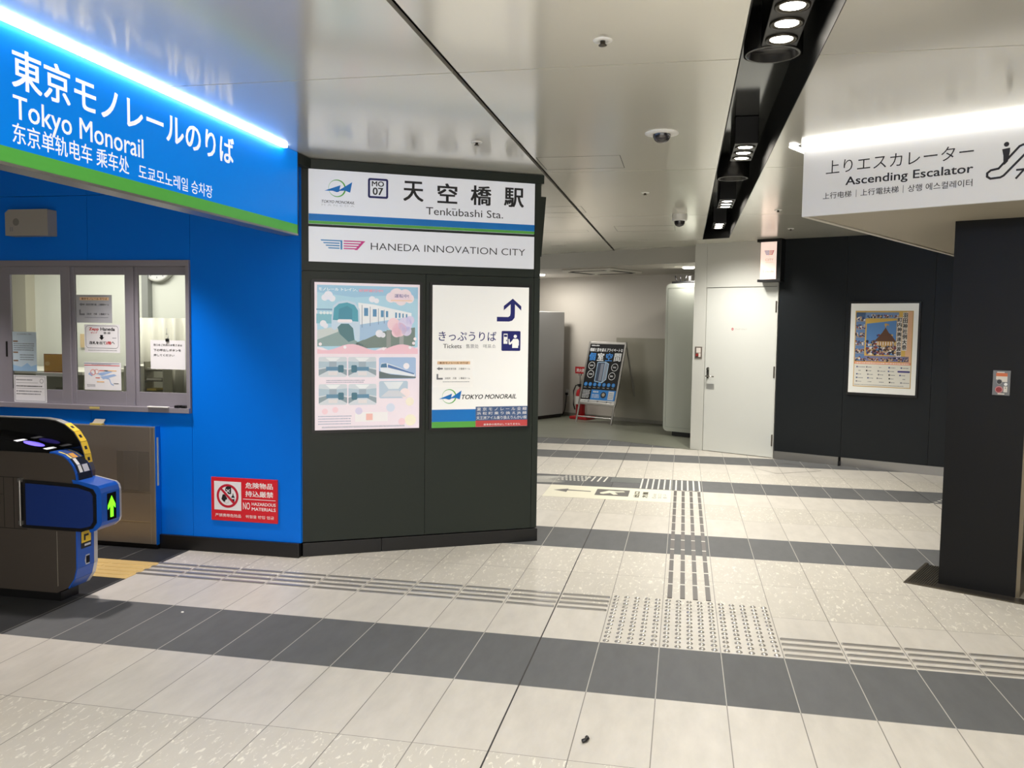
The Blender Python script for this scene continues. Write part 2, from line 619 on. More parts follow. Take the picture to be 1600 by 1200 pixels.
# alcove
FP = (-3.2, 9.55)
FQ = (.82, 7.40)
fx = MB()
fx.box((0, 0, 2.485), (4.75, .08, CEIL), M('fascia_paint', (168, 166, 158), .55))
struct(fx, 'trim_3', (FP[0], FP[1], 0), ang(FP, FQ))
aw = MB()
AP = (-4.0, 12.32)
AA = math.radians(-28.07)
aw.box((0, 0, 0), (7, .1, 2.6), ALCWALL)
struct(aw, 'wall_alcove', (AP[0], AP[1], 0), AA)
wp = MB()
wp.box((4.02, -.014, .06), (5.4, -.002, 1.43), bump_noise(M('wall_lower_grey', (150, 147, 133), .5), 40, .02))  # thin grey sheet, a darker tone than the alcove wall
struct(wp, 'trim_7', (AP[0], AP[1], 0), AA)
ab = MB()
ab.box((0, -.012, 0), (7, 0, .06), M('grey_baseboard', (120, 118, 110), .5))
struct(ab, 'baseboard_alcove', (AP[0], AP[1], 0), AA)
ac = MB()
ac.slab([(-4.2, 10.2), (.85, 7.42), (2.6, 7.4), (2.6, 12.5), (-4.2, 12.5)], 2.487, 2.52, ALCWALL)
struct(ac, 'ceiling_alcove')
al = MB()
al.box((-4.1, 7.6, 0), (-4.0, 12.5, CEIL), ALCWALL)
al.box((2.5, 7.1, 0), (2.6, 12.5, CEIL), ALCWALL)
struct(al, 'wall_alcove_side')
# dark right hand wall
NP_, NQ = (1.812, 6.628), (3.537, 5.852)
NA = ang(NP_, NQ)
nw = MB()
for x0, x1 in ((0, .788), (.791, 1.728), (1.731, 2.7), (2.703, 3.7), (3.703, 7.0)):
    nw.box((x0, 0, .10), (x1, .05, CEIL), NAVY)
nw.box((0, .03, 0), (7, .1, CEIL), GAP)
struct(nw, 'wall_dark', (NP_[0], NP_[1], 0), NA)
nb = MB()
nb.box((0, -.012, 0), (.77, .04, .10), ALU)
nb.box((.80, -.012, 0), (7, .04, .10), ALU)
nb.box((.775, -.04, 0), (.797, 0, .055), BLACK)
struct(nb, 'baseboard_dark', (NP_[0], NP_[1], 0), NA)
rw = MB()
rw.box((6.4, -10, 0), (6.5, 4.7, CEIL), NAVY)
struct(rw, 'wall_right')
lw = MB()
lw.box((-7, -6.7, 0), (-1.9, -6.62, CEIL), WHITEWALL)
struct(lw, 'wall_gate_blocker')  # unseen wall added to keep world light off the upper blue wall
lw = MB()
lw.box((-7.1, -10, 0), (-7.0, 1.2, CEIL), WHITEWALL)
struct(lw, 'wall_left')
# office room behind the window
of = MB()
OFW = bump_noise(M('office_paint', (226, 228, 220), .7), 40, .03)
of.box((-6.6, 3.0, 0), (-1.6, 3.06, 2.5), OFW)
struct(of, 'wall_office')
of = MB()
of.box((-6.66, 1.16, 0), (-6.6, 3.06, 2.5), OFW)
struct(of, 'wall_office_left')
of = MB()
of.box((-1.9, 1.17, 0), (-1.86, 3.06, 2.5), OFW)
struct(of, 'wall_office_right')
of = MB()
of.box((-6.6, 1.16, 2.5), (-1.86, 3.06, 2.54), OFW)
struct(of, 'ceiling_office')
of = MB()
of.box((-6.6, 1.16, .0), (-1.86, 3.06, .02), ALC)
struct(of, 'floor_office')
# escalator pillar
PP, PQ = (2.306, 1.509), (2.69, 1.312)
PA = ang(PP, PQ)
pw = MB()
pw.box((0, 0, 0), (.425, 1.6, CEIL), M('pillar_panel', (14, 14, 14), .45, spec=.2))
pw.box((.425, .004, 0), (.447, 1.6, CEIL), M('bronze_trim', (120, 110, 92), .35, .8))
struct(pw, 'wall_pillar', (PP[0], PP[1], 0), PA)


# ================================================================== BIG OBJECTS
# ---- hanging blue line sign (local x runs along +Y, -y faces the concourse)
BX = -1.79
t = thing('hanging_line_sign', 'long blue hanging sign with white Japanese lettering and a green stripe, above the ticket gate', 'sign', (BX, -6.6, 2.165), math.pi / 2)
m = MB()
m.box((0, 0, .07), (7.53, .015, .532), M('sign_blue', (0, 116, 210), .35, emit=.34, spec=.1))
m.box((0, 0, .012), (7.53, .015, .0705), M('sign_green', (84, 168, 70), .3, emit=.2, spec=.25))
m.build('face_panel', t)
m = MB()
m.box((0, .0155, .012), (7.53, .09, .532), M('sign_case', (30, 60, 110), .5))
m.build('casing', t)
m = MB()
m.box((0, -.003, 0), (7.53, .10, .012), ALU)
m.box((7.53, -.003, 0), (7.537, .10, .533), M('sign_edge', (20, 40, 70), .4))
m.build('edge_frame', t)
m = MB()
m.box((0, -.030, .519), (7.33, -.004, .532), LAMPB)
m.build('light_bar', t, label='glowing white light bar along the top of the sign')
SW = M('sign_white', (238, 238, 240), .4, emit=.3)
o = 6.6


def letter(t, name, *a, **k):
    mb = MB()
    mb.text(*a, **k)
    return mb.build(name, t)


letter(t, 'japanese_lettering', '東京モノレールのりば', o - 1.432, .297, o + .141, .445, -.0015, SW, .018)
letter(t, 'english_lettering', 'Tokyo Monorail', o - 1.432, .155, o - .660, .268, -.0015, SW, .008)
letter(t, 'chinese_lettering', '东京单轨电车 乘车处', o - 1.438, .09, o - .765, .168, -.0015, SW, .008)
letter(t, 'korean_lettering', '도쿄모노레일 승차장', o - .697, .086, o - .079, .152, -.0015, SW, .006)
fl_ = MB()
fl_.box((-.02, 0, .465), (.03, .24, .53), DARK)
f = fl_.build('sign_end_filler', None)
f.location = (BX - .03, .94, 2.165)
f['kind'] = 'structure'

# ---- escalator soffit box with its sign
EP, EQ = (1.357, 1.154), (2.35, .578)
EA = ang(EP, EQ)
so = MB()
BEIGE = bump_noise(M('soffit_paint', (176, 168, 150), .45), 50, .02)
so.box((0, .012, 2.28), (4.2, 3.47, CEIL), BEIGE)
so.box((-.004, .012, 2.272), (.03, 3.47, 2.30), M('soffit_trim', (214, 210, 198), .4))
so.box((1.15, .5, 2.2795), (1.153, 3.3, 2.2805), GAP)
struct(so, 'ceiling_soffit', (EP[0], EP[1], 0), EA)
t = thing('escalator_sign', 'white illuminated fascia sign with black lettering for the ascending escalator, beside the dark pillar', 'sign', (EP[0], EP[1], 2.272), EA)
m = MB()
m.box((0, -.012, .0), (4.2, .011, .425), M('lightbox_white', (214, 214, 214), .4, emit=.06))
m.build('face_panel', t)
m = MB()
m.box((.0, -.05, .40), (4.2, -.014, .424), M('lamp_bar_warm', (255, 252, 246), .5, emit=2.2))
m.build('light_bar', t, label='glowing white light bar along the top of the sign')
m = MB()
m.box((-.085, -.03, .414), (-.05, 3.0, .424), M('lamp_soft', (255, 252, 246), .5, emit=3))
m.box((-.028, -.03, .415), (-.006, 3.0, .424), ALU)
m.build('side_light_bar', t, label='white light bar along the side of the sign box')
BK = M('sign_black', (26, 22, 26), .5)
letter(t, 'japanese_lettering', '上りエスカレーター', .137, .236, .916, .312, -.0135, BK, -.004)
letter(t, 'english_lettering', 'Ascending Escalator', .254, .147, .916, .207, -.0135, BK, .012)
m = MB()
m.text('上行电梯', .125, .092, .289, .129, -.0135, BK, .004)
m.text('上行電扶梯', .341, .092, .547, .129, -.0135, BK, .004)
letter(t, 'korean_lettering', '상행 에스컬레이터', .596, .090, .916, .128, -.0135, BK, .004)
for x in (.315, .570):
    m.rect(x, .088, x + .003, .13, -.0135, GREYI)
m.build('chinese_lettering', t)
m = MB()
m.disc(1.066, .287, .012, -.0135, BK)
m.prism([(1.047, .264), (1.083, .268), (1.083, .25), (1.076, .20), (1.062, .185), (1.056, .185), (1.054, .23)], -.0135, -.0132, BK)
loop = [(1.30, .29), (1.14, .276), (1.125, .27), (1.035, .168), (1.0, .163), (.984, .15), (.984, .132), (1.0, .12), (1.045, .122), (1.06, .13), (1.16, .238), (1.30, .245)]
m.stroke(loop, .011, -.0135, BK)
m.stroke([(1.115, .108), (1.19, .20)], .010, -.0135, BK)
m.stroke([(1.115, .152), (1.150, .152)], .010, -.0135, BK)
m.build('pictogram', t, label='black escalator pictogram')

# ---- ceiling spot modules (three lamps each) in the dark trough
BODY = M('module_black', (9, 9, 10), .35)
t0 = None


def module(y, label):
    global t0
    if t0 is None:
        t = thing('ceiling_spotlight', label, 'ceiling light', (1.045, y, 2.98), 0, 'spotlights in the ceiling trough')
        m = MB()
        m.box((-.075, -.29, -.178), (.075, .29, -.001), BODY)
        m.build('housing', t, bevel=.004)
        for k in (-1, 0, 1):
            r = MB()
            r.lathe([(.066, -.178), (.066, -.184), (.056, -.184), (.05, -.1785)], M('lamp_rim', (70, 66, 58), .3, .6), 28)
            ro = r.build('lamp_ring', t, (0, k * .185, 0))
            l = MB()
            l.lathe([(.0, -.1815), (.03, -.1812), (.046, -.180)], LAMPW, 24)
            l.build('lamp', ro)
        t0 = t
    else:
        t = copy_tree(t0)
        t.location.y = y
        tag(t, label, 'ceiling light', 'spotlights in the ceiling trough')
    for k in (-1, 0, 1):
        lamp('spotlight', 'SPOT', (1.045, y + k * .185, 2.785), SPOT_W.get(y, 24), spot_size=math.radians(140), spot_blend=.8, shadow_soft_size=.05)


module(-.64, 'three-lamp spot module in the ceiling trough nearest the camera, beside the black ring')
module(1.86, 'three-lamp spot module in the ceiling trough, second from the camera')
module(4.28, 'three-lamp spot module in the ceiling trough, third from the camera')
module(6.05, 'small three-lamp spot module at the far end of the ceiling trough')
for y in (-3.1, -5.5, -7.9):
    for k in (-1, 0, 1):
        lamp('spotlight', 'SPOT', (1.045, y + k * .185, 2.785), SPOT_W.get(y, 24), spot_size=math.radians(140), spot_blend=.8, shadow_soft_size=.05)
for y, lb in ((-.26, 'round black speaker ring in the ceiling trough, beside the nearest spot module'), (2.86, 'round speaker ring in the ceiling trough, between the second and third spot modules')):
    m = MB()
    m.lathe([(.125, .18), (.125, 0), (.105, 0), (.10, .03), (.0, .03)], M('ring_black', (24, 24, 24), .25), 40)
    o = m.build('speaker_ring')
    o.location = (1.03, y, 2.799)
    tag(o, lb, 'speaker', 'speaker rings in the ceiling trough')

# ---- ceiling fittings
def rose(x, y, s, label):
    t = thing('sprinkler_head', label, 'sprinkler', (x, y, CEIL), 0, 'sprinkler heads in the ceiling')
    m = MB()
    m.lathe([(.038 * s, 0), (.036 * s, -.004), (.018 * s, -.006), (.016 * s, -.003)], WHITE, 24)
    m.build('escutcheon', t)
    m = MB()
    m.lathe([(.010 * s, -.003), (.010 * s, -.016), (.016 * s, -.018), (.016 * s, -.021), (.0, -.021)], M('sprinkler_metal', (90, 84, 74), .35, .8), 16)
    m.build('nozzle', t)


rose(.344, -.865, 1.0, 'small white sprinkler head nearest the camera, left of the ceiling trough')
rose(-.572, .815, .9, 'small white sprinkler head above the white station name board')
rose(.339, 2.848, .9, 'small white sprinkler head between the two dome cameras')
rose(1.501, 3.994, .9, 'small sprinkler head right of the ceiling trough, by the hanging light sign')
rose(1.79, 5.5, .9, 'small white sprinkler head close to the top of the dark wall')
t = thing('dome_camera', 'recessed dome camera with a wide flat white rim, nearer of the two', 'security camera', (.527, .736, CEIL), 0, 'dome cameras')
m = MB()
m.lathe([(.095, 0), (.094, -.006), (.06, -.010), (.05, -.008)], WHITE, 40)
m.build('rim', t)
m = MB()
m.lathe([(.05, -.006), (.049, -.022), (.04, -.04), (.024, -.052), (.0, -.056)], M('dome_smoke', (48, 46, 50), .06, spec=.8), 32)
m.build('dome', t)
t = thing('dome_camera', 'surface mounted white dome camera, farther of the two', 'security camera', (.608, 4.213, CEIL), 0, 'dome cameras')
m = MB()
m.lathe([(.072, 0), (.072, -.055), (.066, -.062), (.05, -.064)], WHITE, 36)
m.build('housing', t)
m = MB()
m.lathe([(.05, -.06), (.05, -.085), (.04, -.105), (.02, -.117), (0, -.12)], M('dome_smoke', (48, 46, 50), .06), 32)
m.build('dome', t)
for (x, y), lb in (((-1.75, 10.05), 'round white downlight at the left edge of the alcove ceiling'), ((.72, 8.35), 'round white downlight above the rounded work booth')):
    t = thing('downlight', lb, 'ceiling light', (x, y, 2.487), 0, 'downlights in the alcove')
    m = MB()
    m.lathe([(.085, 0), (.085, -.012), (.075, -.02), (.0, -.022)], M('lamp_disc', (255, 250, 240), .5, emit=6), 28)
    m.build('diffuser', t)
t = thing('air_conditioner', 'square white ceiling cassette air conditioner with dark slots in the alcove', 'air conditioner', (-.60, 9.05, 2.485), AA)
m = MB()
m.box((-.45, -.45, -.03), (.45, .45, 0), OFFW)
m.build('panel', t, bevel=.01)
for k in range(4):
    m = MB()
    m.box((-.31, -.42, -.034), (.31, -.34, -.029), GAP)
    o = m.build('air_slot', t)
    o.rotation_euler = (0, 0, k * math.pi / 2)

# ================================================================== BOOTH SIGNS
def onbooth(name, label, cat, s, z, out=0.0):
    d = Vector((math.cos(KA), math.sin(KA), 0))
    n = Vector((math.sin(KA), -math.cos(KA), 0))
    p = Vector((KP[0], KP[1], z)) + d * s + n * out
    return thing(name, label, cat, p, KA)


def monorail_logo(mb, cx, cz, r, y):
    mb.ring(cx, cz, r * .90, r, y, GREEN, 40, -r * .07, 0)
    k = r / .058
    mb.poly([(cx - .085 * k, cz - .020 * k), (cx + .022 * k, cz + .022 * k), (cx + .012 * k, cz - .022 * k), (cx - .004 * k, cz - .026 * k), (cx - .03 * k, cz - .018 * k)], y - .0006, ROUTE)
    mb.poly([(cx - .004 * k, cz - .022 * k), (cx + .100 * k, cz + .047 * k), (cx + .086 * k, cz - .024 * k), (cx + .050 * k, cz - .012 * k), (cx + .02 * k, cz - .016 * k)], y - .0006, ROUTE)


BOARDW = M('board_white', (208, 210, 216), .25, emit=.2)  # faint self-glow added to lift the whites of the boards
t = onbooth('station_name_board', 'white station name board with a blue and green stripe, on the charcoal booth wall', 'sign', .046, 2.266)
m = MB()
m.box((0, -.022, 0), (1.597, 0, .361), BOARDW)
m.build('face_panel', t)
m = MB()
m.rect(0, .020, 1.597, .066, -.0225, ROUTE)
m.rect(0, .0, 1.597, .0195, -.0225, GREEN)
m.build('stripe', t)
m = MB()
monorail_logo(m, .188, .242, .058, -.0225)
m.build('company_emblem', t)
m = MB()
m.text('TOKYO MONORAIL', .085, .142, .303, .160, -.0225, INK, .01, shear=.3)
m.text('H A N E D A', .085, .122, .303, .135, -.0225, M('faint_ink', (190, 192, 196), .5), 0)
m.build('company_lettering', t)
m = MB()
m.prism(rrect(.394, .191, .532, .325, .014), -.0228, -.0222, NAVYI)
m.prism(rrect(.408, .205, .518, .311, .004), -.0236, -.0229, BOARDW)
m.text('MO', .421, .271, .502, .305, -.0242, INK, .02)
m.text('07', .427, .214, .496, .262, -.0242, INK, .02)
m.build('station_number', t)
m = MB()
for ch, x0, x1 in (('天', .640, .775), ('空', .880, 1.016), ('橋', 1.120, 1.266), ('駅', 1.367, 1.510)):
    m.text(ch, x0, .187, x1, .32, -.0225, INK, .022)
m.build('japanese_lettering', t)
m = MB()
m.text('Tenkubashi Sta.', .796, .100, 1.358, .152, -.0225, INK, 0)
m.rect(.980, .146, 1.012, .150, -.0226, INK)
m.build('english_lettering', t)

t = onbooth('emblem_board', 'white board with thin black capitals and a winged blue and pink emblem', 'sign', .046, 2.015)
m = MB()
m.box((0, -.022, 0), (1.597, 0, .232), BOARDW)
m.build('face_panel', t)
m = MB()


def wings(mb, x0, z0, w, h, y, A, B):
    hw = w / 2 - w * .015
    for i in range(4):
        zt = z0 + h - i * h * .27
        a = x0 + i * w * .055
        mb.poly([(a, zt), (a + .02 * w, zt - h * .13), (x0 + hw - (.0 if i in (0,) else .06 * w), zt - h * .13), (x0 + hw - (0 if i == 0 else .06 * w), zt)], y, A)
        b = x0 + w - i * w * .055
        mb.poly([(x0 + w - hw, zt), (x0 + w - hw, zt - h * .13), (b - (.02 if i else .02) * w, zt - h * .13), (b, zt)], y, B)
    mb.rect(x0 + hw - .04 * w, z0, x0 + hw, z0 + h, y - .0004, A)
    mb.poly([(x0 + w, z0 + h), (x0 + .93 * w, z0 + h), (x0 + .76 * w, z0), (x0 + .82 * w, z0)], y - .0004, B)


wings(m, .076, .086, .300, .062, -.0225, M('emblem_blue', (74, 148, 206), .4), M('emblem_pink', (214, 66, 146), .4))
m.build('emblem', t)
m = MB()
m.text('HANEDA INNOVATION CITY', .414, .092, 1.528, .140, -.0225, INK, -.006)
m.build('lettering', t)

# left lit poster
t = onbooth('framed_monorail_poster', 'pastel pink and blue framed poster of a monorail train, left panel of the booth', 'poster', .083, .872)
m = MB()
m.prism(rrect(-.022, -.022, .742, 1.028, .02), -.014, 0, BLACK)
m.build('frame', t, bevel=.003)
m = MB()
PBASE = M('poster_pink', (238, 226, 234), .3, emit=.12)
m.box((0, -.0165, 0), (.72, -.0135, 1.006), PBASE)
Y = -.0172


def PM(rgb):
    pale = tuple(int(c + (236 - c) * .22) for c in rgb)
    return M('print_%d_%d_%d' % rgb, pale, .35, emit=.1)


X0, Z0 = .083, .872       # print measured on the wall, moved into the sheet


def q(pts):
    return [(a - X0, b - Z0) for a, b in pts]


SKY = PM((160, 208, 232))
m.poly(q([(.10, 1.86), (.79, 1.86), (.79, 1.46)] + [(.79 - i * .0345, 1.425 + .018 * math.cos(i * .95)) for i in range(21)]), Y, SKY)
m.poly(q([(.10, 1.86), (.79, 1.86), (.79, 1.78), (.60, 1.80), (.35, 1.78), (.10, 1.81)]), Y - .0003, PM((138, 190, 224)))
m.rect(*q([(.095, 1.69)])[0], *q([(.20, 1.70)])[0], Y - .0004, PM((90, 140, 180)))
m.rect(*q([(.095, 1.60)])[0], *q([(.20, 1.665)])[0], Y - .0004, PM((104, 176, 196)))
for k in range(4):
    m.disc(.125 - X0 + k * .022, 1.672 - Z0, .010, Y - .0006, PM((225, 236, 240)), 12)
# track and ground
m.poly(q([(.10, 1.53), (.26, 1.56), (.38, 1.47), (.42, 1.45), (.10, 1.445)]), Y - .0005, PM((120, 150, 150)))
m.poly(q([(.10, 1.555), (.24, 1.585), (.24, 1.545), (.10, 1.49)]), Y - .0007, PM((196, 206, 206)))
m.poly(q([(.36, 1.47), (.55, 1.55), (.77, 1.58), (.77, 1.45), (.36, 1.43)]), Y - .0005, PM((92, 112, 104)))
m.rect(*q([(.57, 1.42)])[0], *q([(.60, 1.56)])[0], Y - .0006, PM((128, 134, 132)))
m.rect(*q([(.66, 1.43)])[0], *q([(.69, 1.56)])[0], Y - .0006, PM((140, 146, 146)))
# train body
m.poly(q([(.375, 1.745), (.48, 1.735), (.62, 1.705), (.745, 1.68), (.745, 1.655), (.56, 1.625), (.385, 1.595)]), Y - .0008, PM((238, 242, 246)))
m.poly(q([(.385, 1.595), (.56, 1.622), (.70, 1.64), (.56, 1.555), (.42, 1.492), (.385, 1.485)]), Y - .0008, PM((150, 186, 222)))
m.poly(q([(.195, 1.64), (.205, 1.72), (.24, 1.75), (.30, 1.76), (.355, 1.745), (.385, 1.70), (.388, 1.60), (.385, 1.485), (.355, 1.485), (.345, 1.56), (.31, 1.585), (.25, 1.58), (.215, 1.555), (.195, 1.57)]), Y - .0010, PM((188, 212, 234)))
m.poly(q([(.204, 1.625), (.212, 1.705), (.245, 1.735), (.30, 1.745), (.35, 1.728), (.374, 1.69), (.376, 1.615)]), Y - .0012, PM((42, 142, 168)))
m.poly(q([(.24, 1.62), (.245, 1.70), (.30, 1.722), (.335, 1.70), (.335, 1.62)]), Y - .0014, PM((30, 120, 150)))
m.poly(q([(.235, 1.575), (.26, 1.60), (.31, 1.60), (.34, 1.57), (.35, 1.49), (.31, 1.475), (.25, 1.53)]), Y - .0012, PM((44, 96, 104)))
m.prism(rrect(.235 - X0, 1.607 - Z0, .335 - X0, 1.63 - Z0, .011), Y - .0018, Y - .0015, PM((244, 236, 244)))
for k, (x, w) in enumerate(((.415, .028), (.475, .026), (.53, .02), (.565, .016), (.63, .012), (.655, .012), (.68, .010), (.705, .01))):
    zz = 1.70 - (x - .415) * .13
    m.rect(x - X0, zz - .045 - Z0 + .035 * k / 8, x + w - X0, zz + .01 - Z0, Y - .0011, PM((54, 120, 170)))
for x in (.40, .455, .512, .552):
    m.rect(x - X0, 1.575 + (x - .4) * .2 - Z0, x + .003 - X0, 1.73 - (x - .4) * .2 - Z0, Y - .0012, PM((60, 80, 120)))
# pale clouds and blossoms
CLOUD = PM((236, 236, 246))
for cx, cz, s in ((.175, 1.79, .03), (.20, 1.77, .022), (.15, 1.775, .022), (.14, 1.60, .022), (.155, 1.585, .018), (.47, 1.77, .022), (.50, 1.76, .018), (.52, 1.535, .026), (.545, 1.525, .018)):
    m.disc(cx - X0, cz - Z0, s, Y - .0016, CLOUD, 18)
PINKC = PM((246, 206, 216))
LAV = PM((214, 206, 236))
for cx, cz, s, c in ((.62, 1.60, .045, PINKC), (.66, 1.565, .05, PINKC), (.70, 1.60, .05, LAV), (.64, 1.545, .035, PINKC), (.71, 1.555, .035, LAV), (.735, 1.63, .03, LAV)):
    m.disc(cx - X0, cz - Z0, s, Y - .0016, c, 20)
for cx, cz, s in ((.64, 1.80, .05), (.70, 1.80, .045), (.60, 1.785, .035), (.73, 1.78, .032), (.67, 1.77, .04)):
    m.disc(cx - X0, cz - Z0, s, Y - .0018, PM((246, 226, 232)), 20)
m.text('運転中!', .625 - X0, 1.785 - Z0, .725 - X0, 1.81 - Z0, Y - .0022, PM((86, 84, 140)), .01)
m.rect(.60 - X0, 1.762 - Z0, .75 - X0, 1.768 - Z0, Y - .0022, PM((240, 200, 150)))
m.text('モノレール トレイン、', .110 - X0, 1.822 - Z0, .37 - X0, 1.842 - Z0, Y - .0022, PM((255, 255, 255)), .02)
m.text('好評運行中!', .38 - X0, 1.818 - Z0, .545 - X0, 1.838 - Z0, Y - .0022, PM((240, 140, 160)), .02)
# pink wave
m.poly(q([(.10, 1.395)] + [(.10 + i * .0345, 1.44 + .022 * math.cos(i * .62 + 2.2)) for i in range(21)] + [(.79, 1.395)]), Y - .0020, PM((244, 190, 206)))
for cx, cz in ((.285, 1.44), (.55, 1.43), (.76, 1.47), (.735, 1.44), (.77, 1.50), (.12, 1.46)):
    m.disc(cx - X0, cz - Z0, .011, Y - .0024, PM((255, 240, 246)), 10)


def cabin(x0, z0, x1, z1, flip):
    m.prism(rrect(x0 - X0, z0 - Z0, x1 - X0, z1 - Z0, .012), Y - .0010, Y - .0002, PM((206, 214, 222)))
    cx, cz = (x0 + x1) / 2, (z0 + z1) / 2 + .005
    for sx in (-1, 1):
        xe = x0 if sx < 0 else x1
        m.poly(q([(xe, z1 - .03), (cx + sx * .025, cz + .03), (cx + sx * .025, cz - .005), (xe, z0 + .06)]), Y - .0014, PM((162, 188, 204)))
        m.poly(q([(xe, z0 + .05), (cx + sx * .03, cz - .01), (cx + sx * .03, cz - .03), (xe, z0 + .01)]), Y - .0014, PM((120, 140, 152)))
    m.poly(q([(cx - .05, z1 - .004), (cx + .05, z1 - .004), (cx + .02, cz + .035), (cx - .02, cz + .035)]), Y - .0016, PM((236, 240, 244)))
    m.rect(cx - .025 - X0, cz - .006 - Z0, cx + .025 - X0, cz + .032 - Z0, Y - .0016, PM((140, 160, 176)))
    m.rect(cx - .045 - X0, cz - .03 - Z0, cx + .045 - X0, cz - .004 - Z0, Y - .0018, PM((62, 116, 152)))
    ox = cx + (.035 if flip else -.075)
    m.prism(rrect(ox - X0, cz - .042 - Z0, ox + .038 - X0, cz + .008 - Z0, .008), Y - .0022, Y - .0019, PM((30, 86, 110)))
    m.rect(cx - .03 - X0, z0 + .012 - Z0, cx + .03 - X0, z0 + .036 - Z0, Y - .0018, PM((226, 220, 222)))


cabin(.109, 1.236, .298, 1.373, True)
cabin(.308, 1.234, .499, 1.373, False)
cabin(.109, 1.045, .300, 1.187, True)
cabin(.309, 1.042, .501, 1.187, False)
m.prism(rrect(.519 - X0, 1.221 - Z0, .777 - X0, 1.371 - Z0, .012), Y - .0010, Y - .0002, PM((150, 182, 224)))
m.poly(q([(.525, 1.30), (.535, 1.33), (.57, 1.332), (.66, 1.30), (.77, 1.255), (.77, 1.235), (.66, 1.25), (.56, 1.262), (.53, 1.27)]), Y - .0014, PM((232, 238, 246)))
m.poly(q([(.528, 1.30), (.535, 1.325), (.57, 1.33), (.575, 1.30)]), Y - .0018, PM((40, 96, 140)))
m.poly(q([(.58, 1.322), (.66, 1.295), (.765, 1.258), (.765, 1.25), (.66, 1.28), (.58, 1.30)]), Y - .0018, PM((52, 96, 160)))
m.poly(q([(.519, 1.225), (.777, 1.225), (.777, 1.235), (.60, 1.252), (.519, 1.275)]), Y - .0016, PM((66, 84, 88)))
m.disc(.71 - X0, 1.31 - Z0, .022, Y - .0016, PM((244, 238, 244)), 14)
m.prism(rrect(.520 - X0, 1.086 - Z0, .721 - X0, 1.206 - Z0, .012), Y - .0010, Y - .0002, PM((172, 196, 216)))
m.poly(q([(.55, 1.20), (.69, 1.20), (.655, 1.15), (.585, 1.15)]), Y - .0014, PM((226, 234, 240)))
m.poly(q([(.53, 1.095), (.71, 1.095), (.655, 1.14), (.585, 1.14)]), Y - .0014, PM((206, 210, 220)))
for cx, cz, s, c in ((.70, 1.12, .035, PM((250, 226, 226))), (.735, 1.06, .03, PM((250, 238, 214))), (.60, 1.02, .03, PM((210, 220, 240))), (.15, 1.0, .02, PINKC), (.22, 1.01, .02, PINKC), (.38, 1.0, .025, LAV), (.74, .93, .04, PM((250, 240, 210))), (.68, .92, .025, PINKC)):
    m.disc(cx - X0, cz - Z0, s, Y - .0012, c, 18)
scribble(m, .16 - X0, 1.193 - Z0, .42 - X0, 1.218 - Z0, Y - .0012, PM((150, 150, 170)), .006, 2)
scribble(m, .105 - X0, .905 - Z0, .33 - X0, .975 - Z0, Y - .0012, PM((140, 150, 176)), .006, 4)
m.rect(.355 - X0, .925 - Z0, .58 - X0, .99 - Z0, Y - .0008, PM((244, 240, 242)))
m.rect(.43 - X0, .935 - Z0, .475 - X0, .98 - Z0, Y - .0012, PM((244, 180, 170)))
scribble(m, .13 - X0, .885 - Z0, .70 - X0, .897 - Z0, Y - .0012, PM((160, 160, 176)), .005, 2)
m.build('print', t)

# ticket direction panel
t = onbooth('ticket_direction_panel', 'white backlit panel pointing to tickets with a navy arrow, right panel of the booth', 'sign', .895, .868)
TX, TZ = .895, .868
m = MB()
m.prism(rrect(-.02, -.018, .736, 1.032, .008), -.012, 0, BLACK)
m.build('frame', t, bevel=.003)
m = MB()
m.box((0, -.0145, 0), (.716, -.0118, 1.012), M('lightbox_panel', (226, 225, 221), .25, emit=.2))
m.build('face_panel', t)
m = MB()
NV = M('panel_navy', (20, 26, 104), .4, emit=.05)
Y = -.0152


def w(x, z):
    return (x - TX, z - TZ)


m.poly([w(1.369, 1.631), w(1.46, 1.631), w(1.485, 1.638), w(1.503, 1.66), w(1.505, 1.69), w(1.505, 1.757), w(1.553, 1.712), w(1.553, 1.743), w(1.488, 1.797), w(1.420, 1.743), w(1.420, 1.712), w(1.472, 1.757), w(1.472, 1.69), w(1.468, 1.673), w(1.455, 1.664), w(1.369, 1.664)], Y, NV)
m.build('arrow', t)
letter(t, 'japanese_lettering', 'きっぷうりば', *w(.941, 1.489), *w(1.366, 1.556), Y, NV, .006)
m = MB()
m.text('Tickets', *w(.974, 1.436), *w(1.107, 1.466), Y, INK, .004)
m.text('售票处', *w(1.140, 1.436), *w(1.235, 1.466), Y, GREYI, .0)
m.text('매표소', *w(1.268, 1.438), *w(1.363, 1.466), Y, GREYI, .0)
m.build('lettering', t)
m = MB()
LB = MATS['lightbox_panel']
m.prism(rrect(*w(1.406, 1.419), *w(1.550, 1.563), .008), Y - .0003, Y + .0003, NV)
m.rect(*w(1.421, 1.470), *w(1.451, 1.543), Y - .0008, LB)
m.rect(*w(1.424, 1.520), *w(1.448, 1.536), Y - .0012, NV)
m.rect(*w(1.441, 1.488), *w(1.447, 1.500), Y - .0012, NV)
m.disc(1.510 - TX, 1.524 - TZ, .0125, Y - .0008, LB)
m.poly([w(1.487, 1.440), w(1.533, 1.440), w(1.533, 1.455), w(1.538, 1.460), w(1.538, 1.492), w(1.530, 1.506), w(1.495, 1.506), w(1.485, 1.492), w(1.470, 1.478), w(1.466, 1.505), w(1.459, 1.505), w(1.460, 1.468), w(1.470, 1.462), w(1.487, 1.474)], Y - .0008, LB)
m.build('pictogram', t, label='navy square pictogram of a person at a ticket machine')
m = MB()
monorail_logo(m, 1.021 - TX, 1.092 - TZ, .052, Y)
m.build('company_emblem', t)
m = MB()
m.text('TOKYO MONORAIL', *w(1.113, 1.071), *w(1.524, 1.103), Y, INK, .016, shear=.25)
m.build('company_lettering', t)
m = MB()
